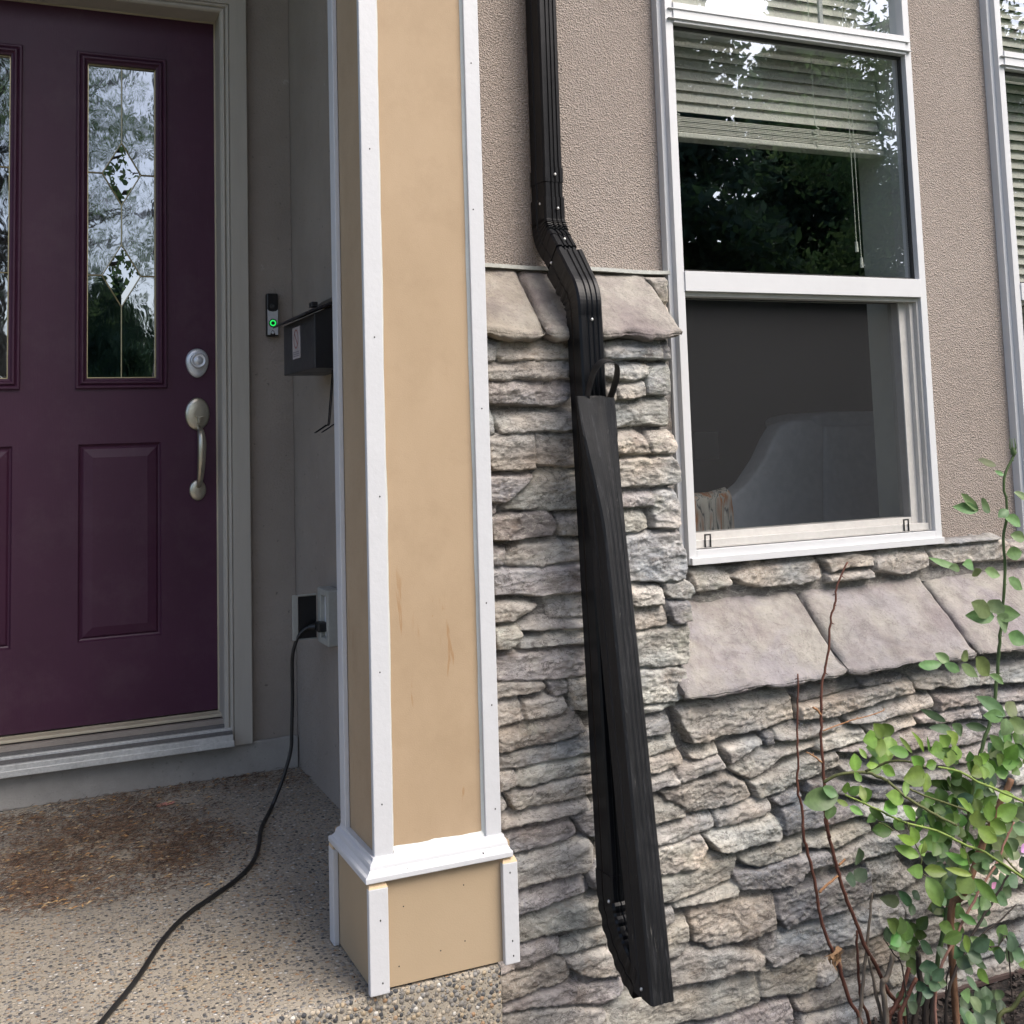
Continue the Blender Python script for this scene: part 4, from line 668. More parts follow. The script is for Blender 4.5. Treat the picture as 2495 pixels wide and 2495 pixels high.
# ---- stone veneer
def support(X, Z):
    jag = fbm(Z * 9, Z * 0, 2, 77) * .02
    return ((X < 1.268 + jag) & (Z < .20)) | (Z < -.50)
S1 = stone_field(STONES, .80, 3.06, -1.36, .215, .0026, 2.083, support, WY)
S1b = stone_field(auto_stones(2.62, 3.1, -1.36, -.54, 5), 2.62, 3.06, -1.36, -.53, .006, 2.095, lambda X, Z: X > 9, WY, 5)
S2 = stone_field(auto_stones(3.06, 6.5, -1.36, -.54, 6), 3.06, 6.5, -1.36, -.53, .009, 2.083, lambda X, Z: Z < -.53, WY, 6)
S3 = stone_field(STONES_UP + auto_stones(2.62, 4.0, -.35, -.29, 8), 1.26, 4.0, -.385, .36, .0035, 2.186, lambda X, Z: (Z < -.305) & (X > 1.29) | (X > 1.33) & (X < 1.366) & (Z < .33), WY, 11, .026)
V, F, Cc = join_fields([S1, S1b, S2, S3])
me = npmesh('stone_cladding', V, F); setcol(me, Cc); link(me, 'stone_cladding', 'stone', house, smooth=True)
# sloping cap stones
def cap(x0, x1, zt, zl, zb, yt, yl, col, seed, parent=house, skew=0.):
    prof = [(yt, zt)]
    n = 22
    for i in range(1, n + 1):
        u = i / n; prof.append((yt + (yl + .012 - yt) * u, zt + (zl - zt) * u + .003 * math.sin(u * math.pi)))
    prof += [(yl + .005, zl - .003), (yl + .0005, zl - .008)]
    k = 5
    for i in range(1, k + 1): prof.append((yl + .001 * math.sin(i * 2.), zl - .008 + (zb + .004 - zl + .008) * i / k))
    prof += [(yl + .004, zb), (yl + .02, zb - .001), (2.12, zb + .002)]
    prof = np.array(prof); nx = max(12, int((x1 - x0) / .006)); xs = np.linspace(x0, x1, nx)
    V = []; nrm = np.zeros_like(prof); d = np.gradient(prof, axis=0); nrm[:, 0] = d[:, 1]; nrm[:, 1] = -d[:, 0]; nrm /= np.linalg.norm(nrm, axis=1)[:, None] + 1e-9
    sgn = -1 if nrm[5, 1] < 0 else 1; nrm *= sgn
    arc = np.concatenate([[0], np.cumsum(np.linalg.norm(np.diff(prof, axis=0), axis=1))])
    for i, x in enumerate(xs):
        e = min(x - x0, x1 - x); ed = (1 - min(1, e / .012)) ** 2 * .009
        A = arc * 1.0; nz = fbm(x * 14 + A * 3 + seed, A * 14 + x * 2, 4, seed) * .012 + fbm(x * 60 + seed, A * 60, 3, seed + 3) * .0035
        lipn = fbm(np.full_like(A, x * 34), A * 30, 4, seed + 9) * np.where(np.arange(len(A)) > 20, .016, 0)
        zz = fbm(np.array([x * 16.]), np.array([seed * 1.]), 4, seed + 2)[0] * .014 * np.clip((np.arange(len(A)) - 20) / 3, 0, 1)
        disp = nz + lipn - ed
        P = prof + nrm * disp[:, None]; P[:, 1] += zz
        wob = fbm(A * 20, A * 0 + seed, 3, seed + (1 if i < nx / 2 else 2)) * .008 * (1 if e < .002 else 0)
        V.append(np.stack([np.full(len(P), x) + wob + skew * (P[:, 0] - yt), P[:, 0], P[:, 1]], 1))
    V = np.array(V); a, b = V.shape[:2]; idx = np.arange(a * b).reshape(a, b)
    F = np.stack([idx[:-1, :-1].ravel(), idx[1:, :-1].ravel(), idx[1:, 1:].ravel(), idx[:-1, 1:].ravel()], 1)
    V = V.reshape(-1, 3); back = len(V)
    ext = []; 
    for e in (0, a - 1):
        ring = idx[e]; c = len(V); cp = V[ring].mean(0, keepdims=True); cp[0, 1] += .02; V = np.concatenate([V, cp])
        for j in range(b - 1):
            ext.append((ring[j], ring[j + 1], c, c) if e == 0 else (ring[j + 1], ring[j], c, c))
    me = bpy.data.meshes.new('cap_stone'); me.from_pydata(V.tolist(), [], F.tolist() + [t_[:3] for t_ in ext]); me.update()
    setcol(me, np.tile(np.array(col), (len(me.vertices), 1)))
    return link(me, 'cap_stone', 'cap_stone', parent, smooth=True)
cap(.80, 1.000, .348, .214, .190, 2.19, 2.035, (.27, .243, .205), 1, skew=.07)
cap(1.006, 1.115, .348, .214, .190, 2.19, 2.035, (.20, .17, .165), 2, skew=.07)
cap(1.121, 1.318, .346, .214, .192, 2.19, 2.035, (.245, .215, .20), 3, skew=.03)
for i, (a, b) in enumerate(((1.27, 1.682), (1.689, 2.056), (2.063, 2.440), (2.447, 2.83), (2.837, 3.2), (3.207, 3.6), (3.607, 4.0))):
    cap(a, b, -.366, -.524, -.540, 2.20, 2.022, ((.275, .255, .26), (.27, .25, .248), (.26, .235, .238))[i % 3], 10 + i)
# drip edge over the upper cap
bm = BM(); pts = [(x, 2.182, .3535 - .003 * (x - .8) + .0015 * math.sin(x * 23)) for x in np.linspace(.80, 1.372, 30)]
for p, q in zip(pts, pts[1:]): box(bm, p[0], q[0], 2.176, WY, p[2] - .0035, p[2] + .0045)
bmesh.ops.remove_doubles(bm, verts=bm.verts, dist=.0001)
obj('drip_edge', bm, 'flashing', house)
bm = BM(); box(bm, 1.75, 6.5, 2.048, 2.20, SZ + .006, SZ + .014); obj('base_flashing', bm, 'rust_flash', house)

# ---- windows
def ring(bm, x0, x1, z0, z1, wx, wz, y0, y1, zb=None):
    box(bm, x0, x0 + wx, y0, y1, z0, z1); box(bm, x1 - wx, x1, y0, y1, z0, z1)
    box(bm, x0 + wx, x1 - wx, y0, y1, z1 - wz, z1); box(bm, x0 + wx, x1 - wx, y0, y1, z0, z0 + (zb or wz))
def make_window(x, ):
    w_ = thing('window', None, None, (x, WY, WZ0)); w_.parent = house; w_.location = Vector((x, WY, WZ0)) - ORG[house]; ORG[w_] = Vector((x, WY, WZ0))
    a, b = x + .008, x + WW - .006
    bm = BM(); ring(bm, x - .004, x + WW + .004, WZ0 - .004, WZ1 + .004, .012, .012, 2.178, 2.205)
    ring(bm, a, b, WZ0, WZ1 - .005, .020, .03, 2.162, 2.24)
    box(bm, a + .0202, b - .0202, 2.158, 2.24, .9285, .9765); box(bm, a + .0202, b - .0202, 2.1585, 2.24, .309, .354)
    box(bm, a + .004, b - .004, 2.152, 2.164, .936, .9375); box(bm, a + .006, b - .006, 2.1545, 2.163, .960, .9615)
    box(bm, a + .002, b - .002, 2.153, 2.1620, WZ0 - .001, WZ0 + .014)
    obj('frame', bm, 'vinyl', w_, bevel=.0014)
    # inner sash and tracks of the lower light
    bm = BM(); ring(bm, a + .0204, b - .0204, -.262, .3088, .006, .010, 2.172, 2.235, .001)
    box(bm, b - .062, b - .0266, 2.196, 2.235, -.2608, .2985); box(bm, b - .0382, b - .0268, 2.184, 2.196, -.2608, .2985)
    box(bm, a + .0266, b - .0625, 2.196, 2.232, -.2606, -.230); box(bm, a + .0266, b - .027, 2.176, 2.195, -.2606, -.245)
    obj('sash', bm, 'vinyl_dirty', w_, bevel=.001)
    bm = BM()
    for (p, q, r, s) in ((a + .0204, b - .0204, .3542, .360), (a + .0204, b - .0204, .9225, .9283), ): box(bm, p, q, 2.1775, 2.188, r, s)
    box(bm, a + .0204, a + .0245, 2.1775, 2.188, .3542, .9283); box(bm, b - .0245, b - .0204, 2.1775, 2.188, .3542, .9283)
    box(bm, a + .0266, b - .062, 2.203, 2.21, .2975, .3005)
    obj('glazing_tape', bm, 'glazing_tape', w_)
    for (z0, z1, mat, x1, yy) in ((.9767, 1.715, 'window_glass', b - .0202, 2.186), (.3542, .9283, 'window_glass', b - .0202, 2.186), (-.2298, .299, 'window_glass_lower', b - .062, 2.222)):
        bm = BM(); box(bm, a + .0203, x1, yy, yy + .004, z0, z1)
        bm.faces.ensure_lookup_table()
        bmesh.ops.delete(bm, geom=[f for f in bm.faces if abs(f.calc_center_median().y - yy) > 1e-4], context='FACES')
        obj('pane', bm, mat, w_)
    bm = BM(); v = [bm.verts.new(p) for p in ((a + .0266, 2.2, -.230), (b - .0625, 2.2, -.230), (b - .0625, 2.2, .2985), (a + .0266, 2.2, .2985))]; bm.faces.new(v)
    obj('insect_screen', bm, 'insect_screen', w_)
    for xm in (x + .246, x + .480):
        bm = BM(); box(bm, xm - .006, xm + .006, 2.190, 2.197, .9767, 1.715); obj('muntin', bm, 'vinyl', w_, bevel=.001)
    bm = BM(); box(bm, a + .0203, b - .0203, 2.191, 2.196, 1.34, 1.352); obj('muntin', bm, 'vinyl', w_)
    for xt in (x + .066, x + .636):
        bm = BM(); z = -.262 if xt < x + .3 else -.262
        for s_ in (-1, 1): box(bm, xt + s_ * .007 - .0012, xt + s_ * .007 + .0012, 2.1728, 2.1758, z, z + .030)
        box(bm, xt - .0058, xt + .0058, 2.173, 2.1755, z + .027, z + .030); box(bm, xt - .0058, xt + .0058, 2.173, 2.1755, z, z + .0022)
        obj('pull_tab', bm, 'black_plastic', w_)
    bm = BM(); ring(bm, x - .002, x + WW + .002, WZ0 - .02, WZ1, .0245, .02, 2.2405, 2.36); box(bm, x - .01, x + WW + .01, 2.3605, 2.39, WZ0 - .03, WZ0 - .002)
    obj('reveal', bm, 'drywall', w_)
    return w_
win1 = make_window(WX0)
def copy_sub(o, parent, off=None):
    c = o.copy(); C.objects.link(c); c.parent = parent
    if off: c.location = Vector(o.location) + Vector(off)
    for ch in [q for q in bpy.data.objects if q.parent == o]: copy_sub(ch, c)
    return c
copy_sub(win1, house, (W2, 0, 0))

# ---- front door
YD = 3.416
door = thing('door', None, None, (DX0, YD, DZ0)); door.parent = house; door.location = Vector((DX0, YD, DZ0)) - ORG[house]; ORG[door] = Vector((DX0, YD, DZ0))
xc = (DX0 + DX1) / 2
lites = [(.211, .427), (2 * xc - .427, 2 * xc - .211)]; lz = (.181, 1.119)
bm = BM(); wall_with_holes(bm, DX0, DX1, DZ0, DZ1, YD, YD + .044, [(a, b, lz[0], lz[1]) for a, b in lites] + [(a - .008, b - .008 + .006, -.530, .011) for a, b in lites]); obj('slab', bm, 'door_paint', door)
def nested(bm, rects, ys):     # concentric rectangles -> moulded profile
    L = []
    for (a, b, c, d), y in zip(rects, ys): L.append([bm.verts.new(p) for p in ((a, y, c), (b, y, c), (b, y, d), (a, y, d))])
    for p, q in zip(L, L[1:]):
        for i in range(4): bm.faces.new((p[i], p[(i + 1) % 4], q[(i + 1) % 4], q[i]))
    return L
def inset(r, d): return (r[0] + d, r[1] - d, r[2] + d, r[3] - d)
for a, b in lites:
    r0 = (a - .017, b + .015, lz[0] - .016, lz[1] + .016)
    bm = BM(); nested(bm, [r0, r0, inset(r0, .003), inset(r0, .007), inset(r0, .011), inset(r0, .016), inset(r0, .020), inset(r0, .025), inset(r0, .030), inset(r0, .0305)], [YD + .001, YD - .007, YD - .010, YD - .010, YD - .006, YD - .013, YD - .013, YD - .006, YD - .003, YD + .02])
    obj('lite_frame', bm, 'door_paint', door)
    g = inset(r0, .0304); gx = (g[0] + g[1]) / 2
    bm = BM(); v = [bm.verts.new(p) for p in ((g[0], YD + .016, g[2]), (g[1], YD + .016, g[2]), (g[1], YD + .016, g[3]), (g[0], YD + .016, g[3]))]; bm.faces.new(v)
    obj('pane', bm, 'door_glass', door)
    bm = BM(); yy = YD + .0125; bb = BM()
    def came(p, q): tube(bm, [(p[0], yy, p[1]), (q[0], yy, q[1])], .0020, n=6)
    for zc, hz in ((.787, .092), (.490, .090)):
        T, B_, L_, R_ = (gx, zc + hz), (gx, zc - hz), (gx - .053, zc), (gx + .053, zc)
        for p, q in ((T, L_), (L_, B_), (B_, R_), (R_, T)): came(p, q)
        came(L_, (g[0], zc)); came(R_, (g[1], zc))
        k = .62
        ins = [(gx + (p[0] - gx) * k, zc + (p[1] - zc) * k) for p in (T, L_, B_, R_)]
        ov = [bb.verts.new((p[0], YD + .0145, p[1])) for p in (T, L_, B_, R_)]; iv = [bb.verts.new((p[0], YD + .0141, p[1])) for p in ins]
        for i in range(4): bb.faces.new((ov[i], ov[(i + 1) % 4], iv[(i + 1) % 4], iv[i]))
        bb.faces.new(iv); obj('bevelled_glass', bb, 'bevel_glass', door); bb = BM()
    came((gx, g[3]), (gx, .787 + .092)); came((gx, .787 - .092), (gx, .490 + .090)); came((gx, .490 - .090), (gx, g[2]))
    ring(bm, g[0], g[1], g[2], g[3], .0028, .0028, YD + .0085, YD + .015)
    obj('came', bm, 'brass', door); bb.free()
    p0 = (a - .008, b - .002, -.530, .011)
    bm = BM(); nested(bm, [p0, inset(p0, .004), inset(p0, .008), inset(p0, .014), inset(p0, .038), inset(p0, .0381)], [YD, YD + .007, YD + .009, YD + .004, YD - .0015, YD - .0015])
    i_ = inset(p0, .0381); v = [bm.verts.new(p) for p in ((i_[0], YD - .0015, i_[2]), (i_[1], YD - .0015, i_[2]), (i_[1], YD - .0015, i_[3]), (i_[0], YD - .0015, i_[3]))]; bm.faces.new(v)
    obj('panel', bm, 'door_paint', door)
# lock and handle
def lathe_y(bm, c, prof, sx=1, sz=1, n=28):
    loft(bm, [[(c[0] + r * sx * math.cos(k * 2 * math.pi / n), y, c[1] + r * sz * math.sin(k * 2 * math.pi / n)) for k in range(n)] for r, y in prof])
bm = BM(); pl = []
for k in range(32):
    a = k * 2 * math.pi / 32; s = math.sin(a); rx = .0325 * (1 if s > 0 else (1 - .10 * s * s)); pl.append((math.cos(a) * rx, s * (.036 if s > 0 else .049)))
loft(bm, [[(.526 + x * k_, YD - d, .243 + z * k_) for x, z in pl] for k_, d in ((1, 0), (1, .006), (.93, .010), (.75, .0125))])
obj('deadbolt_plate', bm, 'nickel_bright', door, smooth=True)
bm = BM(); lathe_y(bm, (.527, .243), [(.023, YD - .010), (.0225, YD - .024), (.0205, YD - .027), (.0175, YD - .0275), (.0165, YD - .0255), (.0115, YD - .0255), (.0108, YD - .0275), (.004, YD - .0275)]); box(bm, .5257, .5283, YD - .0282, YD - .027, .237, .249)
obj('deadbolt', bm, 'nickel_bright', door, smooth=True)
bm = BM(); lathe_y(bm, (.526, .089), [(.0345, YD), (.0345, YD - .005), (.032, YD - .0085), (.024, YD - .011), (.010, YD - .012)], 1, 1.38); obj('handle_plate', bm, 'nickel', door, smooth=True); bm = BM()
lathe_y(bm, (.526, -.130), [(.0235, YD), (.0235, YD - .005), (.021, YD - .008), (.012, YD - .010)], 1, 1.28)
obj('handle_plate', bm, 'nickel', door, smooth=True)
bm = BM(); pts = smoothpts([(.527, YD - .010, .048), (.528, YD - .030, .044), (.529, YD - .050, .030), (.530, YD - .058, 0), (.529, YD - .055, -.045), (.528, YD - .040, -.09), (.527, YD - .024, -.113), (.526, YD - .010, -.118)], 5)
rr = [.007, .0085, .0105, .0125, .0115, .0095, .0075, .006]
rings = []
for i, p in enumerate(pts):
    d = (pts[min(i + 1, len(pts) - 1)] - pts[max(i - 1, 0)]).normalized(); a = Vector((1, 0, 0)); b = d.cross(a).normalized(); f = i / (len(pts) - 1) * (len(rr) - 1); j = min(int(f), len(rr) - 2); r = rr[j] + (rr[j + 1] - rr[j]) * (f - j)
    rings.append([p + (a * math.cos(k * math.pi / 7) + b * math.sin(k * math.pi / 7)) * r for k in range(14)])
loft(bm, rings); ellipsoid(bm, (.526, YD - .013, -.112), .0045, .004, .0045); obj('handle', bm, 'nickel', door, smooth=True)
bm = BM(); extr(bm, [(.515, .083), (.526, .079), (.543, .083), (.530, .0765), (.5295, .062), (.5235, .062), (.5235, .0765)], YD - .034, YD - .010); obj('thumb_latch', bm, 'nickel', door, bevel=.001)
# frame, brickmould and threshold of the door
bm = BM()
box(bm, DX1 + .002, DX1 + .022, 3.345, 3.47, -.80, DZ1 + .022); box(bm, DX0 - .022, DX0 - .002, 3.345, 3.47, -.80, DZ1 + .022); box(bm, DX0 - .002, DX1 + .002, 3.345, 3.47, DZ1 + .003, DZ1 + .022)
obj('door_jamb', bm, 'trim_beige', house, bevel=.002)
bm = BM(); ring(bm, DX0 - .0018, DX1 + .0018, -.76, DZ1 + .0028, .0035, .004, YD - .006, YD - .001, .004); obj('weatherstrip', bm, 'trim_tan', house)
bm = BM()
prof = [(.0, 3.345), (.0, 3.322), (.004, 3.316), (.010, 3.314), (.014, 3.319), (.017, 3.311), (.022, 3.309), (.024, 3.314), (.026, 3.309), (.074, 3.307), (.076, 3.310), (.076, 3.334)]
for side in (1, -1):
    ax = (DX1 + .0005 if side > 0 else DX0 - .0005)
    pr = [(ax + side * u, y) for u, y in prof]
    top = [(x, y, DZ1 + .002 + u) for (x, y), (u, _) in zip(pr, prof)]; bot = [(x, y, -.833) for x, y in pr]
    loft(bm, [bot, top] if side > 0 else [top, bot])
Lh = [(DX0 - .0005 - u, y, DZ1 + .002 + u) for u, y in prof]; Rh = [(DX1 + .0005 + u, y, DZ1 + .002 + u) for u, y in prof]
loft(bm, [Lh, Rh]); bmesh.ops.recalc_face_normals(bm, faces=bm.faces); obj('door_casing', bm, 'trim_beige', house)
bm = BM(); box(bm, DX0, DX1 + .004, 3.372, 3.47, -.80, -.757); box(bm, DX0, DX1 + .002, 3.350, 3.372, -.80, -.764); obj('door_sill', bm, 'trim_tan', house, bevel=.003)
bm = BM(); bd = BM()
y = 3.3495
for k in range(3):
    z = -.770 - .0145 * k; box(bm, DX0 - .01, DX1 + .020 - .001 * k, y - .013, y, -.826, z); y -= .0132
    if k < 2: box(bd, DX0 - .01, DX1 + .0195 - .001 * k, y - .0125, y, -.826, z - .0070); y -= .0127
box(bm, DX0 - .01, DX1 + .020, y - .005, y - .0002, -.829, -.812)
obj('threshold', bm, 'aluminium', house, bevel=.0015); obj('threshold_groove', bd, 'dark_strip', house)

# ================================================================ PORCH COLUMN
col = thing('porch_column', 'square porch column of bare tan fibreboard with white corner trim boards and wider base', 'column', (.70, 2.04, FZ))
XL, XR, YF, YB = .588, .823, 1.942, 2.135; CT = 2.098; CB = -.706
bm = BM(); box(bm, XL + .006, XR - .006, YF + .010, YB, CB, CT); obj('shaft_panel', bm, 'fibreboard', col)
def trim(x0, x1, y0, y1, z0, z1, nm='corner_trim', mat='white_paint'):
    bm = BM(); box(bm, x0, x1, y0, y1, z0, z1); return obj(nm, bm, mat, col, bevel=.0015)
trim(XL, XL + .034, YF, YF + .012, CB, CT); trim(XR - .030, XR, YF, YF + .012, CB, CT)
trim(XL - .004, XL + .0055, YB - .028, YB + .004, CB, CT)
trim(XR - .0055, XR + .004, YB - .028, YB + .004, CB, CT)
bm = BM()      # caulk beads with ragged edges
for x_, s_ in ((XL + .034, 1), (XR - .030, -1)):
    zz = np.arange(CB, CT, .006); wd = .0042 + fbm(zz * 9 + x_ * 50, zz * 0, 4, 5) * .0035 + np.where(vnoise(zz * 3, zz * 0 + x_, 2) > .85, .002, 0)
    a = [bm.verts.new((x_ + s_ * max(.001, float(w_)), YF + .0096, float(z))) for z, w_ in zip(zz, wd)]; b = [bm.verts.new((x_ - s_ * .0005, YF + .0045, float(z))) for z in zz]
    for i in range(len(zz) - 1): bm.faces.new((a[i], a[i + 1], b[i + 1], b[i]) if s_ < 0 else (a[i + 1], a[i], b[i], b[i + 1]))
zz = np.arange(XL + .036, XR - .030, .004); wd = .004 + fbm(zz * 40, zz * 0, 3, 9) * .004
a = [bm.verts.new((float(x), YF + .0096, CB + .006 + float(w_))) for x, w_ in zip(zz, wd)]; b = [bm.verts.new((float(x), YF + .003, CB)) for x in zz]
for i in range(len(zz) - 1): bm.faces.new((a[i + 1], a[i], b[i], b[i + 1]))
obj('caulk_bead', bm, 'caulk', col, smooth=True)
# base box, moulding, base trims
BX0, BX1, BY0, BY1 = .579, .834, 1.934, 2.160; BT = -.735; BB = -.9155
bm = BM(); box(bm, BX0, BX1, BY0, BY1, BB, BT + .02); obj('base_panel', bm, 'fibreboard_base', col)
mp = [(0, -.704), (.003, -.704), (.0045, -.709), (.009, -.7125), (.0105, -.716), (.0115, -.721), (.016, -.7265), (.0205, -.7285), (.0215, -.7305), (.0215, -.7375), (.0205, -.739), (0, -.739)]
bm = BM(); rings = [[(XL - .001 - d, YF - .001 - d, z), (XR + .001 + d * .5, YF - .001 - d, z), (XR + .001 + d * .5, YB + .002 + d, z), (XL - .001 - d, YB + .002 + d, z)] for d, z in mp]
loft(bm, rings); obj('base_moulding', bm, 'white_paint', col, bevel=.0008)
def btrim(x0, x1, y0, y1, zt):
    o = trim(x0, x1, y0, y1, BB - .003, zt, 'base_trim')
    bm = BM(); v = box(bm, x0 + .0004, x1 - .0004, y0 + .0004, y1 - .0004, zt + .0001, zt + .0085)
    v[4].co.y += .0065; v[5].co.y += .0065; v[4].co.x += .003; v[5].co.x -= .003; v[6].co.x -= .003; v[7].co.x += .003
    obj('sawn_end', bm, 'raw_wood', o); return o
btrim(.5705, .6045, 1.921, 1.9335, -.7485); btrim(.8145, .843, 1.921, 1.9335, -.7485); btrim(.568, .5785, 2.138, 2.168, -.7485)
bm = BM()
for x, z in ((.603, -.62), (.604, -.40), (.610, -.1), (.606, .18), (.604, .52), (.812, -.66), (.806, -.30), (.808, .05), (.802, .42), (.811, -.48), (.806, .70)): disc(bm, (x, z), .0013, YF - .0004, YF + .001, 8, .0016)
for x, z in ((.590, -.80), (.592, -.90), (.828, -.765), (.829, -.88), (.83, -.905)): disc(bm, (x, z), .0013, 1.9206, 1.922, 8, .0018)
for x, z in ((.635, -.79), (.745, -.775), (.70, -.875), (.745, -.868), (.625, -.885)): disc(bm, (x, z), .0012, 1.9336, 1.935, 8)
for x, z in ((.64, -.7275), (.78, -.7255)): disc(bm, (x, z), .0011, 1.9245, 1.930, 8, .002)
obj('nail_hole', bm, 'nail_hole', col); 

# ================================================================ DOWNSPOUT
ds = thing('downspout', 'black ribbed metal downspout bending over the stone ledge beside the window', 'downspout', (1.065, 2.1, SZ))
def duct_section(w_, d_, ribs=3, rd=.0026):     # outline in local (u across, v: front is negative), with ribs on the front
    hw, hd = w_ / 2, d_ / 2; c = min(.004, d_ * .2); pts = []
    n = ribs; gap = (w_ * .62) / n; xs_ = []
    pts.append((-hw, -hd + c)); pts.append((-hw + c, -hd))
    st_ = -w_ * .31 + w_ * .06
    for k in range(n):
        x = st_ + gap * k
        pts += [(x, -hd), (x + gap * .18, -hd + rd), (x + gap * .50, -hd + rd), (x + gap * .68, -hd)]
    pts += [(hw - c, -hd), (hw, -hd + c)]
    for v_ in (-.2,): pts += [(hw, hd * v_), (hw - .0015, hd * (v_ + .08)), (hw, hd * (v_ + .2))]
    pts += [(hw, hd - c), (hw - c, hd), (-hw + c, hd), (-hw, hd - c)]
    for v_ in (.2,): pts += [(-hw, hd * v_), (-hw + .0015, hd * (v_ - .08)), (-hw, hd * (v_ - .2))]
    return pts
def duct(bm, path, w0, d0, w1=None, d1=None, crimp=None, side=0):
    path = [Vector(p) for p in path]; n = len(path); rings = []
    for i, p in enumerate(path):
        d = (path[min(i + 1, n - 1)] - path[max(i - 1, 0)]).normalized(); X_ = Vector((1, 0, 0)); B_ = X_.cross(d).normalized()
        if B_.y < 0: B_ = -B_
        u = i / (n - 1); ww = w0 + ((w1 or w0) - w0) * u; dd = d0 + ((d1 or d0) - d0) * u
        s = 1 + (crimp(i) if crimp else 0)
        ring_ = []
        for a, b in duct_section(ww, dd):
            m_ = 1 + (s - 1) * (1 if side == 0 else max(0., min(1., .5 + side * b / dd * 1.6)))
            ring_.append(p + X_ * (a * m_) + B_ * (b * (1 + (m_ - 1) * 1.6)))
        rings.append(ring_)
    loft(bm, rings); bmesh.ops.recalc_face_normals(bm, faces=bm.faces)
PX = 1.065; W_, D_ = .045, .066
bm = BM(); duct(bm, [(PX, 2.163, z) for z in np.linspace(5.0, .545, 40)], W_, D_); obj('upper_pipe', bm, 'black_metal', ds)
bm = BM(); duct(bm, [(PX, 2.163, .561), (PX, 2.163, .530)], W_ + .003, D_ + .003); obj('collar', bm, 'black_metal', ds)
bm = BM(); duct(bm, [(PX, 2.163, .532), (PX, 2.163, .49)], W_, D_); duct(bm, [(PX, 2.163, .497), (PX, 2.162, .44)], W_ + .004, D_ + .004)
crv = [(PX, 2.162, .447), (PX, 2.160, .434), (PX, 2.155, .421), (PX, 2.147, .409), (PX, 2.137, .398), (PX, 2.126, .388)]
crv = smoothpts(crv, 5); duct(bm, crv, W_ + .004, D_ + .004, crimp=lambda i: (.05 if i % 4 in (0, 1) else -.03) if 2 < i < 20 else 0, side=-1); duct(bm, [(PX, 2.130, .392), (PX, 2.102, .363)], W_ + .003, D_ + .001)
obj('elbow', bm, 'black_metal', ds)
bm = BM(); duct(bm, [(PX, 2.115, .376), (PX, 2.066, .318)], W_ + .000, D_ - .004); obj('offset_pipe', bm, 'black_metal', ds)
bm = BM(); crv = smoothpts([(PX, 2.092, .350), (PX, 2.068, .324), (PX, 2.046, .300), (PX, 2.027, .279), (PX, 2.018, .256), (PX, 2.017, .230)], 5)
duct(bm, crv, W_ + .015, D_ + .010, W_ + .007, D_ - .004, crimp=lambda i: (.035 if i % 4 in (0, 1) else -.035) if 6 < i < 24 else 0, side=1); obj('elbow', bm, 'black_metal', ds)
bm = BM(); duct(bm, [(PX + .001, 2.0165 - .040 * u ** 1.1, .242 - 1.07 * u) for u in np.linspace(0, 1, 16)], W_ + .008, D_ - .006, W_ + .003, D_ - .004); obj('lower_pipe', bm, 'black_metal', ds)
bm = BM(); crv = smoothpts([(PX, 1.977, -.820), (PX, 1.974, -.865), (PX, 1.960, -.905), (PX, 1.935, -.940), (PX, 1.902, -.965), (PX, 1.872, -.978)], 6)
duct(bm, crv, W_ + .004, D_ - .002, crimp=lambda i: (.028 if i % 4 in (0, 1) else -.028) if 6 < i < 28 else 0); obj('elbow', bm, 'black_metal', ds)
# the torn extension, crushed at its upper end and leaning against the pipe
bm = BM(); rings = []
N = 90
for i in range(N):
    u = i / (N - 1); z = .068 - 1.060 * u
    k = 1 - min(1, u / .27); k = k * k * (3 - 2 * k)                 # crushed near the top
    yf = 1.955 - .142 * u ** .95; dep = .068 * (1 - k) + .010 * k; wd = .047 * (1 - k) + .078 * k
    skx = -.013 * k; cx_ = PX - .0005 + skx
    c = .005; P = []
    for (a, b) in duct_section(wd, dep, 3, .0012 * (1 - .7 * k)):
        yy_ = yf + dep / 2 + b
        if b < -dep / 2 + .004: yy_ = yf + (yy_ - yf) * (1 - .75 * k)
        if b < 0: yy_ += .007 * k * k * math.sin(a / wd * 6 + 1.) * (.5 + a / wd)
        P.append((cx_ + a, yy_, z + (.003 * math.sin(a / wd * 11) if i == 0 else 0)))
    dent = .0008 * (fbm(np.array([u * 22.]), np.array([3.3]), 3, 6)[0])
    rings.append([(x, y_ + dent, z_) for x, y_, z_ in P])
loft(bm, rings); bmesh.ops.recalc_face_normals(bm, faces=bm.faces)
obj('torn_extension', bm, 'worn_black', ds)
bm = BM(); cs = smoothpts([(1.040, 1.972, .062), (1.041, 1.957, .092), (1.045, 1.942, .120), (1.057, 1.935, .135), (1.074, 1.935, .138), (1.091, 1.938, .131), (1.099, 1.952, .110), (1.098, 1.966, .085), (1.092, 1.972, .064)], 5)
rings = []
for i, p in enumerate(cs):
    rings.append([(p.x - .003, p.y - .014, p.z - .003), (p.x + .003, p.y + .016, p.z + .004), (p.x + .0042, p.y + .016, p.z + .0015), (p.x - .0018, p.y - .014, p.z - .0055)])
loft(bm, rings); obj('strap', bm, 'black_plastic', ds, smooth=False)
bm = BM()
bm.free()
for c_ in ((1.067, 2.126, .545), (1.070, 2.124, .472), (1.066, 1.984, .222), (1.0645, 2.088, .400), (1.0415, 2.150, .485), (1.040, 1.955, -.865), (1.0395, 1.845, -.975), (1.0405, 2.105, .352), (1.0405, 2.075, .325)):
    bm = BM(); ellipsoid(bm, c_, .0030, .0030, .0034, 10, 6); obj('screw', bm, 'screw', ds, smooth=True)

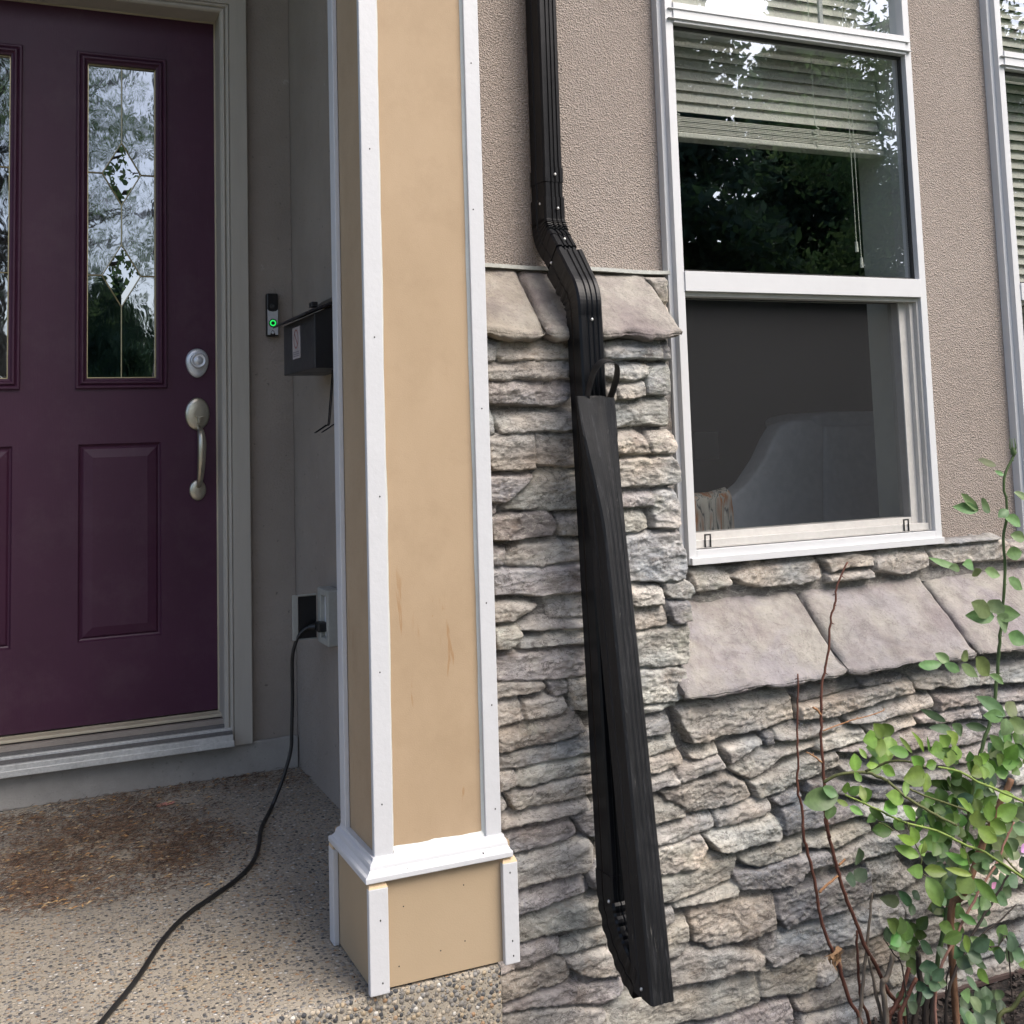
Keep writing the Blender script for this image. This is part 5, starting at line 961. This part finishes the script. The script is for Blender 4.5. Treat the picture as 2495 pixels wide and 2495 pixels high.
# ================================================================ THINGS ON THE PORCH
bell = thing('video_doorbell', 'slim black and silver video doorbell with a green lit ring', 'doorbell', (.726, 3.335, .31))
bm = BM(); box(bm, .7095, .7435, 3.314, 3.3358, .308, .434); obj('case', bm, 'black_plastic', bell, bevel=.004)
bm = BM(); extr(bm, [(.7115, .312), (.7185, .312), (.722, .322), (.7265, .326), (.731, .322), (.7345, .312), (.7415, .312), (.7415, .386), (.7365, .3815), (.7265, .3795), (.7165, .3815), (.7115, .386)], 3.3115, 3.3145); obj('face_plate', bm, 'nickel_bright', bell)
bm = BM(); lathe_y(bm, (.7265, .346), [(.0125, 3.3112), (.0125, 3.3105), (.011, 3.3100)]); obj('button', bm, 'black_plastic', bell)
bm = BM()
for k in range(24):
    a0, a1 = k * math.pi / 12, (k + 1) * math.pi / 12
    bm.faces.new([bm.verts.new((.7265 + r * math.cos(a), 3.3096, .346 + r * math.sin(a))) for r, a in ((.0055, a0), (.0055, a1), (.0092, a1), (.0092, a0))])
obj('light_ring', bm, 'green_light', bell)
bm = BM(); lathe_y(bm, (.7265, .396), [(.008, 3.3138), (.008, 3.3125), (.006, 3.312), (.003, 3.313)]); obj('lens', bm, 'glazing_tape', bell, smooth=True)
bm = BM(); ellipsoid(bm, (.7265, 3.3125, .3185), .0045, .003, .0045, 12, 8); obj('chime_button', bm, 'nickel_bright', bell, smooth=True)

mb = thing('mailbox', 'black wall mailbox with a sloping lid and a small no-entry sticker', 'mailbox', (.79, 2.8, .17))
bm = BM(); extrp = [(.680, .172), (.680, .302), (.7895, .345), (.7895, .172)]
loft(bm, [[(x, 2.972, z) for x, z in extrp], [(x, 2.650, z) for x, z in extrp]]); bmesh.ops.recalc_face_normals(bm, faces=bm.faces); o = obj('box', bm, ['mail_black', 'mail_front'], mb, bevel=.002)
for p in o.data.polygons:
    if p.normal.x < -.9: p.material_index = 1
bm = BM(); lid = [(.655, .297), (.655, .303), (.735, .336), (.7895, .372), (.7895, .362), (.735, .328)]
loft(bm, [[(x, 2.985, z) for x, z in lid], [(x, 2.640, z) for x, z in lid]]); bmesh.ops.recalc_face_normals(bm, faces=bm.faces); obj('lid', bm, 'mail_black', mb, bevel=.001)
bm = BM(); box(bm, .676, .690, 2.655, 2.685, .318, .330); obj('latch', bm, 'mail_black', mb, bevel=.001)
bm = BM(); box(bm, .6785, .6798, 2.790, 2.868, .207, .286); stk = obj('sticker', bm, 'sticker_paper', mb)
def stick(pts, mat, nm, xq):
    bm = BM(); bm.faces.new([bm.verts.new((xq, y, z)) for y, z in pts]); return obj(nm, bm, mat, mb)
bm = BM()
for k in range(28):
    a0, a1 = k * math.pi / 14, (k + 1) * math.pi / 14
    bm.faces.new([bm.verts.new((.6780, 2.829 + r * math.cos(a), .256 + r * math.sin(a))) for r, a in ((.020, a0), (.020, a1), (.0245, a1), (.0245, a0))])
bm.faces.new([bm.verts.new((.6780, y, z)) for y, z in ((2.844, .274), (2.848, .271), (2.814, .238), (2.810, .241))])
obj('prohibition_mark', bm, 'sticker_red', mb)
bm = BM()
for z in (.222, .217, .212): bm.faces.new([bm.verts.new((.6780, y, z_)) for y, z_ in ((2.86, z), (2.798, z), (2.798, z + .0028), (2.86, z + .0028))])
obj('sticker_text', bm, 'sticker_grey', mb)
bm = BM()
for y0, r in ((2.735, .05), (2.722, .055), (2.668, .05), (2.662, .052)):
    pts = [(.745, y0, .175)]; pts += [(.745 - .012 * u, y0 + .004 * u, .172 - .13 * u) for u in (.3, .6, 1)]
    for k in range(1, 9): a = k * .2; pts.append((.733 - .028 * math.sin(a) , y0 + .004 + .030 * (1 - math.cos(a)) * .8, .042 - .022 * math.sin(a * .9)))
    tube(bm, smoothpts(pts, 3), .0015, .0012, 6)
obj('hook', bm, 'black_metal', mb)

ob = thing('outlet_box', 'open beige weatherproof outlet box with its cover swung out', 'outlet box', (.79, 2.91, -.45))
bm = BM(); box(bm, .754, .7895, 2.850, 2.868, -.512, -.374); box(bm, .754, .7895, 2.925, 2.950, -.512, -.374); box(bm, .754, .7895, 2.868, 2.925, -.512, -.495); box(bm, .754, .7895, 2.868, 2.925, -.391, -.374); obj('body', bm, 'grey_plastic', ob, bevel=.003)
bm = BM(); box(bm, .766, .772, 2.868, 2.925, -.495, -.391); r_ = obj('receptacle', bm, 'vinyl', ob)
for z in (-.42, -.455):
    for dy in (-.007, .007):
        bm = BM(); box(bm, .7652, .7658, 2.896 + dy - .0015, 2.896 + dy + .0015, z, z + .010); obj('slot', bm, 'nail_hole', r_)
bm = BM(); box(bm, .689, .704, 2.951, 2.956, -.505, -.391); box(bm, .704, .752, 2.954, 2.957, -.505, -.391); box(bm, .704, .752, 2.949, 2.954, -.395, -.391); box(bm, .704, .752, 2.949, 2.954, -.505, -.502); obj('cover', bm, 'grey_plastic', ob, bevel=.0015)
bm = BM(); box(bm, .7045, .751, 2.9515, 2.9538, -.501, -.396); obj('gasket', bm, 'black_plastic', ob)

pc = thing('power_cord', 'black power cord hanging from the outlet box and running over the porch floor', 'cord', CORD[0])
bm = BM(); tube(bm, smoothpts(CORD, 6), .0048, n=8); obj('cable', bm, 'rubber', pc, smooth=True)
bm = BM(); box(bm, .742, .765, 2.900, 2.935, -.482, -.458); tube(bm, [(.745, 2.925, -.470), (.728, 2.940, -.472)], .009, .006, 10); obj('plug', bm, 'rubber', pc, bevel=.003)

# brown needles and seed husks drifted on the slab
rn = random.Random(5)
def inpoly(x, y, P):
    c = False; j = len(P) - 1
    for i in range(len(P)):
        if (P[i][1] > y) != (P[j][1] > y) and x < (P[j][0] - P[i][0]) * (y - P[i][1]) / (P[j][1] - P[i][1]) + P[i][0]: c = not c
        j = i
    return c
V = []; F = []; Cn = []
def strand(x, y, z, L, w_, a, cl, lift=0.):
    n = len(V); ca, sa = math.cos(a), math.sin(a); hx, hy = ca * L / 2, sa * L / 2; wx, wy = -sa * w_ / 2, ca * w_ / 2; t1 = rn.uniform(-lift, lift)
    V.extend([(x - hx, y - hy, z), (x + wx, y + wy, z + w_ * .6 + lift * .5), (x + hx, y + hy, z + abs(t1)), (x - wx, y - wy, z + w_ * .2 + lift * .5)])
    F.append((n, n + 1, n + 2, n + 3)); Cn.extend([cl] * 4)
def fill(P, N, husk):
    xa = min(p[0] for p in P) - .06; xb = max(p[0] for p in P) + .05; ya = min(p[1] for p in P) - .05; yb = max(p[1] for p in P) + .04; k = 0
    while k < N:
        x, y = rn.uniform(xa, xb), rn.uniform(ya, yb)
        if y > 3.31 or x > .785: continue
        dens = float(vnoise(np.array([x * 11.]), np.array([y * 11.]), 3)[0])
        if not inpoly(x + rn.gauss(0, .05), y + rn.gauss(0, .05), P) or rn.random() > .22 + .9 * dens: continue
        k += 1
        if rn.random() < husk: cl = rn.choice(((.42, .26, .11), (.36, .20, .08), (.5, .36, .2))); strand(x, y, FZ + rn.uniform(.001, .006), rn.uniform(.010, .022), rn.uniform(.002, .005), rn.gauss(0, .7), cl, .002)
        else: cl = rn.choice(((.085, .045, .027), (.135, .075, .042), (.06, .038, .026), (.21, .125, .072), (.15, .080, .045), (.05, .033, .024))); strand(x, y, FZ + rn.uniform(.0005, .008), rn.uniform(.008, .032), rn.uniform(.0009, .0022), rn.gauss(0, .9), cl, .004)
fill([tuple(p) for p in DEB], 6800, .04); fill([tuple(p) for p in DEB2], 1900, .05)
for _ in range(260):
    x, y = rn.uniform(-.35, .75), rn.uniform(1.97, 3.3); strand(x, y, FZ + .001, rn.uniform(.005, .018), rn.uniform(.0008, .0025), rn.uniform(0, 3), rn.choice(((.30, .19, .09), (.16, .08, .04))), .001)
me = bpy.data.meshes.new('needle_litter'); me.from_pydata(V, [], F); setcol(me, np.array(Cn)); o = link(me, 'needle_litter', 'needles')
tag(o, 'brown conifer needles and seed husks drifted on the porch floor by the door', 'debris', kind='stuff')
bm = BM(); pts = [(.398 + .022 * math.cos(a) * (1.2 if math.cos(a) > 0 else 1), 3.154 + .012 * math.sin(a), FZ + .003 + .002 * math.cos(a)) for a in [k * math.pi / 7 for k in range(14)]]
loft(bm, [pts, [(x, y, z + .0015) for x, y, z in pts]]); o = obj('fallen_leaf', bm, 'red_petal', origin=(.398, 3.154, FZ)); tag(o, 'single salmon coloured fallen leaf lying near the door threshold', 'leaf')

# ================================================================ BEHIND THE GLASS
def blind(x, zb, tilt, lab, pulled):
    b = thing('window_blind', lab, 'blind', (x, 2.27, zb), 'blinds hanging behind the windows')
    xa, xb = x + .030, x + WW - .030; bm = BM(); z = zb + .004
    if pulled:
        k = 0
        while z < zb + .040: box(bm, xa, xb, 2.252 + .001 * (k % 3), 2.290, z, z + .0022); z += .0042; k += 1
        z += .012
    bl = obj('stacked_slats', bm, 'blind_vinyl', b) if pulled else bm.free()
    bm = BM(); pitch = .0268
    while z < WZ1 - .06:
        a = tilt; c_, s_ = math.cos(a), math.sin(a); prof = []
        for q in range(7): u = (q / 6 - .5) * .030; h = .0018 * (1 - (2 * q / 6 - 1) ** 2); prof.append((2.27 + u * c_ + h * s_, z + .015 + u * s_ - h * c_))
        r0 = [(xa, y_, z_) for y_, z_ in prof] + [(xa, y_ - .0008, z_ + .0006) for y_, z_ in prof[::-1]]
        loft(bm, [r0, [(xb, p[1], p[2]) for p in r0]]); z += pitch
    obj('slats', bm, 'blind_vinyl', b)
    bm = BM(); box(bm, xa, xb, 2.250, 2.292, zb - .012, zb + .002); obj('bottom_rail', bm, 'blind_vinyl', b, bevel=.003)
    bm = BM(); box(bm, xa, xb, 2.25, 2.295, WZ1 - .06, WZ1 - .03); obj('head_rail', bm, 'blind_vinyl', b)
    bm = BM()
    for xq in (xa + .05, xa + .46):
        tube(bm, [(xq, 2.249, zb + (.05 if pulled else 0)), (xq - .002, 2.249, WZ1 - .06)], .0011, n=5)
        if pulled:
            pts = [(xq + .010 * math.sin(k * 1.9), 2.247 - .003 * math.cos(k), zb + .045 - .0045 * k) for k in range(12)]; tube(bm, smoothpts([(xq, 2.249, zb + .06)] + pts, 4), .0011, n=5)
    if pulled:
        for dx, zl in ((.0, -.245), (.008, -.285)):
            tube(bm, [(xb - .115 + dx, 2.249, WZ1 - .05), (xb - .112 + dx * 1.6, 2.249, zb + zl)], .0009, n=5)
            tube(bm, [(xb - .112 + dx * 1.6, 2.249, zb + zl + .004), (xb - .112 + dx * 1.6, 2.249, zb + zl - .022)], .0035, .0045, 8)
    obj('cord', bm, 'cord_white', b)
blind(WX0, .700, R(72), 'white slatted blind half raised behind the nearer window beside the downspout', True)
blind(WX0 + W2, -.20, R(66), 'white slatted blind lowered all the way in the window at right edge', False)
so = thing('sofa', 'grey upholstered sofa seen through the insect screen of the lower window', 'sofa', (2.3, 3.0, -1.0))
def cushion(poly, y0, y1, nm, bv=.02):
    bm = BM(); extr(bm, poly, y0, y1); bmesh.ops.recalc_face_normals(bm, faces=bm.faces); return obj(nm, bm, 'sofa_fabric', so, bevel=bv, segs=3, smooth=True)
def rs(p): return [(a[0], a[1]) for a in smoothpts([(x, z, 0) for x, z in p], 3)]
cushion([(x, max(z, -.95)) for x, z in SOFA_A], 2.75, 2.83, 'arm_side', .012); cushion([(x, max(z, -.95)) for x, z in SOFA_B], 2.755, 2.95, 'back_panel', .012); cushion(SOFA_C, 2.86, 3.1, 'back_cushion', .02)
bk = thing('throw_blanket', 'cream striped throw blanket draped over the low end of the sofa', 'blanket', (1.82, 2.73, -.3))
V = []; F = []; nx, nz = 26, 18; (tx0, tz0), (tx1, tz1) = BLANKET[0], BLANKET[3]
for j in range(nz):
    for i in range(nx):
        u, v_ = i / (nx - 1), j / (nz - 1); x = tx0 + (tx1 - tx0) * u; zt = -.178 + .012 * max(0, u - .6) / .4; z = zt - (.20) * v_
        y = 2.735 - .010 * math.sin(u * 19 + v_ * 1.2) * min(1, v_ * 3) + .03 * (1 - min(1, v_ * 8)) ** 2
        V.append((x, y, z))
for j in range(nz - 1):
    for i in range(nx - 1): a = j * nx + i; F.append((a, a + nx, a + nx + 1, a + 1))
me = bpy.data.meshes.new('cloth'); me.from_pydata(V, [], F); o = link(me, 'cloth', 'blanket', bk, smooth=True); md = o.modifiers.new('s', 'SOLIDIFY'); md.thickness = .004

# ================================================================ ROSES
rl = random.Random(11)
LT = dict(a=(.155, .285, .060), b=(.095, .190, .050), c=(.135, .225, .095), d=(.060, .125, .028), f=(.085, .150, .080))
def leaf_geo(V, F, Cn, P0, P1, wd, tone, yaw=None, curl=None):
    P0, P1 = Vector(P0), Vector(P1); ax = P1 - P0; L = ax.length
    if L < 1e-4: return
    ax.normalize(); n0 = Vector((rl.uniform(-.55, .15), -1, rl.uniform(.0, .6))); side = ax.cross(n0).normalized(); nn = side.cross(ax).normalized()
    gl_ = rl.uniform(.72, 1.3); col_ = [c * gl_ * rl.uniform(.9, 1.12) for c in LT[tone]]; y_ = rl.uniform(.9, 1.25); col_[0] *= y_
    shp = [(0, .0), (.08, .42), (.2, .78), (.36, .98), (.5, 1.), (.66, .84), (.8, .58), (.92, .26), (1., .0)]
    fold = rl.uniform(.10, .40); curl = rl.uniform(-.10, .14); base = len(V); hw = wd * .64
    for u, s in shp:
        c = P0 + ax * (L * u) + nn * (curl * L * (1 - (2 * u - 1) ** 2) * -1)
        if s == 0: V.append(tuple(c)); Cn.append(col_)
        else:
            ser = 1 + rl.uniform(-.10, .07)
            V.extend([tuple(c - side * hw * s * ser + nn * fold * hw * s), tuple(c - side * hw * s * .5 + nn * fold * hw * s * .42), tuple(c), tuple(c + side * hw * s * .5 + nn * fold * hw * s * .42), tuple(c + side * hw * s * ser + nn * fold * hw * s)])
            md_ = [c_ * 1.18 for c_ in col_]; Cn.extend([col_, col_, md_, col_, col_])
    for k in range(5 - 1): F.append((base, base + 1 + k, base + 2 + k))
    for r in range(6):
        a = base + 1 + r * 5
        for k in range(4): F.append((a + k, a + 5 + k, a + 6 + k, a + 1 + k))
    a = base + 1 + 6 * 5; e = a + 5
    for k in range(4): F.append((a + k, e, a + k + 1))
def leafmesh(nm, V, F, Cn, parent, mat='leaf'):
    me = bpy.data.meshes.new(nm); me.from_pydata(V, [], F); setcol(me, np.array(Cn)); return link(me, nm, mat, parent, smooth=True)
bush = thing('rose_bush', 'leafy green rose bush growing against the stone wall at lower right', 'rose bush', (1.75, 1.88, SZ))
tall = thing('rose_shoot', 'tall thorny green rose shoot with a bud reaching up towards the second window', 'rose shoot', (1.80, 1.90, SZ))
dl = thing('bare_cane', 'thin reddish bare rose cane, the shorter one with a dried leaf low down', 'rose cane', (1.55, 1.88, SZ), 'leafless rose canes by the wall')
dr_ = thing('bare_cane', 'taller bare red-brown rose cane with small side twigs', 'rose cane', (1.66, 1.88, SZ), 'leafless rose canes by the wall')
rootof = dict(T=tall, L=dl, R=dr_, r=dr_, B=bush, K=bush)
def thorns(bm, pts, r, step=.022):
    acc = 0
    for a, b in zip(pts, pts[1:]):
        d = (b - a); l = d.length; acc += l
        if acc > step:
            acc = 0; s = d.normalized(); o_ = s.orthogonal(); o_ = (Matrix.Rotation(rl.uniform(0, 6.28), 3, s) @ o_).normalized()
            n = 5; tip = a + o_ * (r + .0048) + s * .0015; q = s.cross(o_)
            vs = [bm.verts.new(a + o_ * r * .8 + (s * math.cos(k * 1.2566) + q * math.sin(k * 1.2566)) * .0014) for k in range(n)]; tv = bm.verts.new(tip)
            for k in range(n): bm.faces.new((vs[k], vs[(k + 1) % n], tv))
for kind, r0, r1, cl, pts in CANES:
    pts = [Vector(p) for p in pts]
    if pts[-1].z < -.98 and kind != 'r': pts.append(Vector((pts[-1].x, pts[-1].y, SZ - .02)))
    sp = smoothpts(pts, 5)
    for p in sp[1:-1]: p += Vector((rl.uniform(-1, 1), rl.uniform(-1, 1), 0)) * .0012
    bm = BM(); tube(bm, sp, r0, r1, 8, .06)
    thorns(bm, sp, (r0 + r1) / 2, .016 if cl in ('brown',) else .03)
    nm = {'T': 'stem', 'r': 'twig', 'K': 'cut_stub'}.get(kind, 'stem')
    o = obj(nm, bm, 'cane_' + cl, rootof[kind], smooth=True)
V, F, Cn = [], [], []; VT, FT, CT_ = [], [], []
for tone, (x, y, z, x1, z1, wd) in LEAVES:
    dy = rl.uniform(-.018, .018); tgt = (VT, FT, CT_) if (z > -.36 and x > 1.70) else (V, F, Cn)
    leaf_geo(*tgt, (x, y, z), (x1, y + dy, z1), wd, tone)
# fill: compound leaves through the body of the bush
def compound(P, d, L, tone, n=2):
    d = Vector(d).normalized(); P = Vector(P); s = d.cross(Vector((0, -1, .3))).normalized(); ll = L * .44
    for k in range(n):
        q = P + d * L * (.30 + .32 * k)
        for sg in (-1, 1): leaf_geo(V, F, Cn, q, q + (s * sg * .85 + d * .5).normalized() * ll * rl.uniform(.8, 1.1), ll * .66, tone)
    leaf_geo(V, F, Cn, P + d * L * .80, P + d * (L * .80 + ll * 1.2), ll * .7, tone)
for _ in range(72):
    z = rl.uniform(-1.2, -.74); x = 1.82 + rl.uniform(-.22, .34) * (1.0 if z < -.8 else .9); y = rl.uniform(1.78, 2.0)
    if x < 1.66 + (z + 1.2) * .1 and rl.random() < .75: continue
    compound((x, y, z), (rl.uniform(-1, 1), rl.uniform(-.5, .2), rl.uniform(-.3, 1)), rl.uniform(.055, .085), rl.choice('fffbbdc'), rl.choice((1, 2, 2)))
for _ in range(12):
    z = rl.uniform(-.86, -.62); x = rl.uniform(1.66, 1.98); y = rl.uniform(1.72, 1.9); compound((x, y, z), (rl.uniform(-1, 1), -.2, rl.uniform(-.6, .8)), rl.uniform(.06, .09), rl.choice('bbda'), 2)
leafmesh('foliage', V, F, Cn, bush); leafmesh('foliage', VT, FT, CT_, tall)
bm = BM(); ellipsoid(bm, (1.968, 1.80, -.068), .006, .006, .010, 10, 8)
for k in range(5): tube(bm, [(1.968, 1.80, -.072), (1.968 + .007 * math.cos(k * 1.26), 1.80 + .007 * math.sin(k * 1.26), -.060), (1.968 + .005 * math.cos(k * 1.26), 1.80 + .005 * math.sin(k * 1.26), -.040)], .0016, .0004, 5)
obj('bud', bm, 'cane_green', tall, smooth=True)
LT['k'] = (.60, .30, .52)
for c_, s_ in (((1.818, 1.70, -.824), .022), ((1.732, 1.70, -.878), .014)):
    V, F, Cn = [], [], []; a = Vector(c_); leaf_geo(V, F, Cn, a - Vector((s_ * .6, 0, s_ * .25)), a + Vector((s_ * .6, .004, s_ * .25)), s_ * .62, 'k'); leafmesh('petal', V, F, Cn, bush)
bm = BM()
for k in range(16):
    a = Vector((1.476, 1.865, -1.01)); pts = [a, a + Vector((rl.uniform(-.012, .012), rl.uniform(-.012, .004), rl.uniform(-.014, .010))), a + Vector((rl.uniform(-.024, .018), rl.uniform(-.015, .004), rl.uniform(-.032, .010)))]
    s = Vector((rl.uniform(-1, 1), rl.uniform(-.4, .4), rl.uniform(-1, 1))).normalized() * .005
    vs = [bm.verts.new(p) for p in (pts[0], pts[1] + s, pts[2], pts[1] - s)]; bm.faces.new(vs)
obj('dried_leaf', bm, 'dry_leaf', dl)

# bark chips over the mulch
V, F = [], []
for _ in range(2600):
    x, y = rl.uniform(1.5, 3.2), rl.uniform(1.45, 2.05); z = SZ + rl.uniform(.0, .016); L, w_, h = rl.uniform(.006, .028), rl.uniform(.003, .012), rl.uniform(.0015, .005)
    Rm = Matrix.Rotation(rl.uniform(0, 3.14), 3, 'Z') @ Matrix.Rotation(rl.uniform(-.5, .5), 3, 'X') @ Matrix.Rotation(rl.uniform(-.4, .4), 3, 'Y'); n = len(V)
    for a, b, c in ((-1, -1, -1), (1, -.7, -1), (.9, 1, -1), (-.8, .8, -1), (-.9, -.9, 1), (.8, -.8, 1), (1, .8, 1), (-1, .7, 1)): V.append(tuple(Rm @ Vector((a * L / 2, b * w_ / 2, c * h / 2)) + Vector((x, y, z))))
    for f in ((0, 3, 2, 1), (4, 5, 6, 7), (0, 1, 5, 4), (1, 2, 6, 5), (2, 3, 7, 6), (3, 0, 4, 7)): F.append(tuple(n + i for i in f))
me = bpy.data.meshes.new('bark_chips'); me.from_pydata(V, [], F); o = link(me, 'bark_chips', 'chip'); tag(o, 'dark bark chips strewn over the flower bed under the stone wall', 'bark mulch', kind='stuff')

# ================================================================ TREES ACROSS THE GARDEN (seen mirrored in the glass)
LT.update(t1=(.11, .19, .075), t2=(.15, .23, .085), t3=(.090, .150, .105))
def cloud_mesh(nm, pts, size, tones, seed, n_vec=None):
    r = np.random.RandomState(seed); pts = np.asarray(pts); n = len(pts); a = r.normal(size=(n, 3)); a /= np.linalg.norm(a, axis=1)[:, None]; b = r.normal(size=(n, 3)); b -= a * (a * b).sum(1)[:, None]; b /= np.linalg.norm(b, axis=1)[:, None]
    s = size * r.uniform(.6, 1.4, (n, 1)); V = np.stack([pts - a * s, pts + b * s * .45, pts + a * s, pts - b * s * .45], 1).reshape(-1, 3); F = np.arange(n * 4).reshape(-1, 4)
    me = npmesh(nm, V, F); ct = np.array([LT[k] for k in tones])[r.randint(0, len(tones), n)] * r.uniform(.7, 1.3, (n, 1)); setcol(me, np.repeat(ct, 4, 0)); return me
def broadleaf(x, y, h, rad, seed, label, low=.25, n=42000, tones=('t1', 't2')):
    t_ = thing('broadleaf_tree', label, 'tree', (x, y, SZ), 'garden trees mirrored in the glass'); r = random.Random(seed); bm = BM(); tips = []
    tube(bm, [(x, y, SZ - .1), (x + .1, y, SZ + h * .3), (x, y + .1, SZ + h * .6), (x + .1, y, SZ + h * .85)], h * .022, h * .006, 10)
    for k in range(34):
        f = r.uniform(low, .92); a = r.uniform(0, 6.28); L = rad * (1.05 - abs(f - .5)) * r.uniform(.5, 1); p0 = Vector((x, y, SZ + h * f)); p1 = p0 + Vector((math.cos(a) * L, math.sin(a) * L, L * r.uniform(.1, .6)))
        tube(bm, [p0, p0.lerp(p1, .5) + Vector((0, 0, .15)), p1], h * .007, h * .0015, 6)
        for q in range(5): tips.append(p0.lerp(p1, r.uniform(.35, 1.05)) + Vector((r.gauss(0, .3), r.gauss(0, .3), r.gauss(0, .3))))
    obj('trunk', bm, 'tree_bark', t_, smooth=True)
    rr_ = np.random.RandomState(seed); T = np.array([tuple(p) for p in tips]); k = rr_.randint(0, len(T), n); pts = T[k] + rr_.normal(size=(n, 3)) * np.array([.36, .36, .30]) * rad * .22
    link(cloud_mesh('crown', pts, .045, tones, seed), 'crown', 'tree_leaf', t_)
def conifer(x, y, h, rad, seed, label, n=42000):
    t_ = thing('conifer_tree', label, 'tree', (x, y, SZ), 'garden trees mirrored in the glass'); r = random.Random(seed); bm = BM(); P = []
    tube(bm, [(x, y, SZ - .1), (x, y, SZ + h)], h * .018, .01, 10); rs_ = np.random.RandomState(seed)
    z = .06
    while z < .98:
        for k in range(7):
            a = r.uniform(0, 6.28); L = rad * (1 - z) ** .8 * r.uniform(.7, 1.1); p0 = Vector((x, y, SZ + h * z)); p1 = p0 + Vector((math.cos(a) * L, math.sin(a) * L, -L * .28)); tube(bm, [p0, p1], h * .004, .003, 5)
            m = int(60 * (L + .3)); u = rs_.uniform(.1, 1.05, m)[:, None]; side = Vector((-math.sin(a), math.cos(a), 0)); q = np.array(p0) + (np.array(p1) - np.array(p0)) * u + np.array(side) * rs_.normal(size=(m, 1)) * L * .16 * (1.1 - u * .6)
            q[:, 2] += rs_.normal(size=m) * .07 - .05; P.append(q)
        z += .032
    obj('trunk', bm, 'tree_bark', t_, smooth=True); P = np.concatenate(P); P = np.repeat(P, 3, 0) + rs_.normal(size=(len(P) * 3, 3)) * .07
    link(cloud_mesh('crown', P, .075, ('t3', 't3', 't1'), seed), 'crown', 'tree_leaf', t_)
conifer(7.2, -7.5, 9.5, 2.6, 1, 'dark conifer in the middle of the row mirrored in the nearer window')
conifer(5.4, -9.0, 10.0, 2.8, 2, 'tall blue-green conifer left of the dark one in the mirrored row')
conifer(10.2, -8.2, 8.0, 2.6, 3, 'shorter conifer at the right end of the mirrored row')
broadleaf(9.6, -4.6, 6.3, 2.3, 4, 'small broadleaf tree with a loose crown mirrored high in the nearer window', .3)
broadleaf(-.1, -4.4, 6.4, 2.3, 5, 'loose leafy tree mirrored in the upper door glass', .42, 9000)
broadleaf(-5.2, -7.5, 7.0, 2.6, 6, 'broad leafy tree mirrored at the left of the door glass', .2)
conifer(1.6, -13.0, 4.2, 2.6, 7, 'conifer far behind the lawn mirrored low in the door glass')
broadleaf(14.5, -3.6, 6.0, 2.4, 8, 'leafy tree far to the right mirrored in the second window', .15)
# clipped hedge along the far side of the lawn
hd = thing('hedge', 'long clipped green hedge across the garden mirrored low in the glass', 'hedge', (4, -11, SZ)); rs_ = np.random.RandomState(9)
P = np.stack([rs_.uniform(-12, 20, 60000), -11 + rs_.uniform(-.5, .5, 60000), SZ + rs_.uniform(0, 1.7, 60000)], 1); link(cloud_mesh('foliage', P, .07, ('t1', 't2'), 9), 'foliage', 'leaf', hd)
bm = BM(); box(bm, -12, 20, -11.3, -10.7, SZ, SZ + 1.4); obj('branches', bm, 'tree_bark', hd)
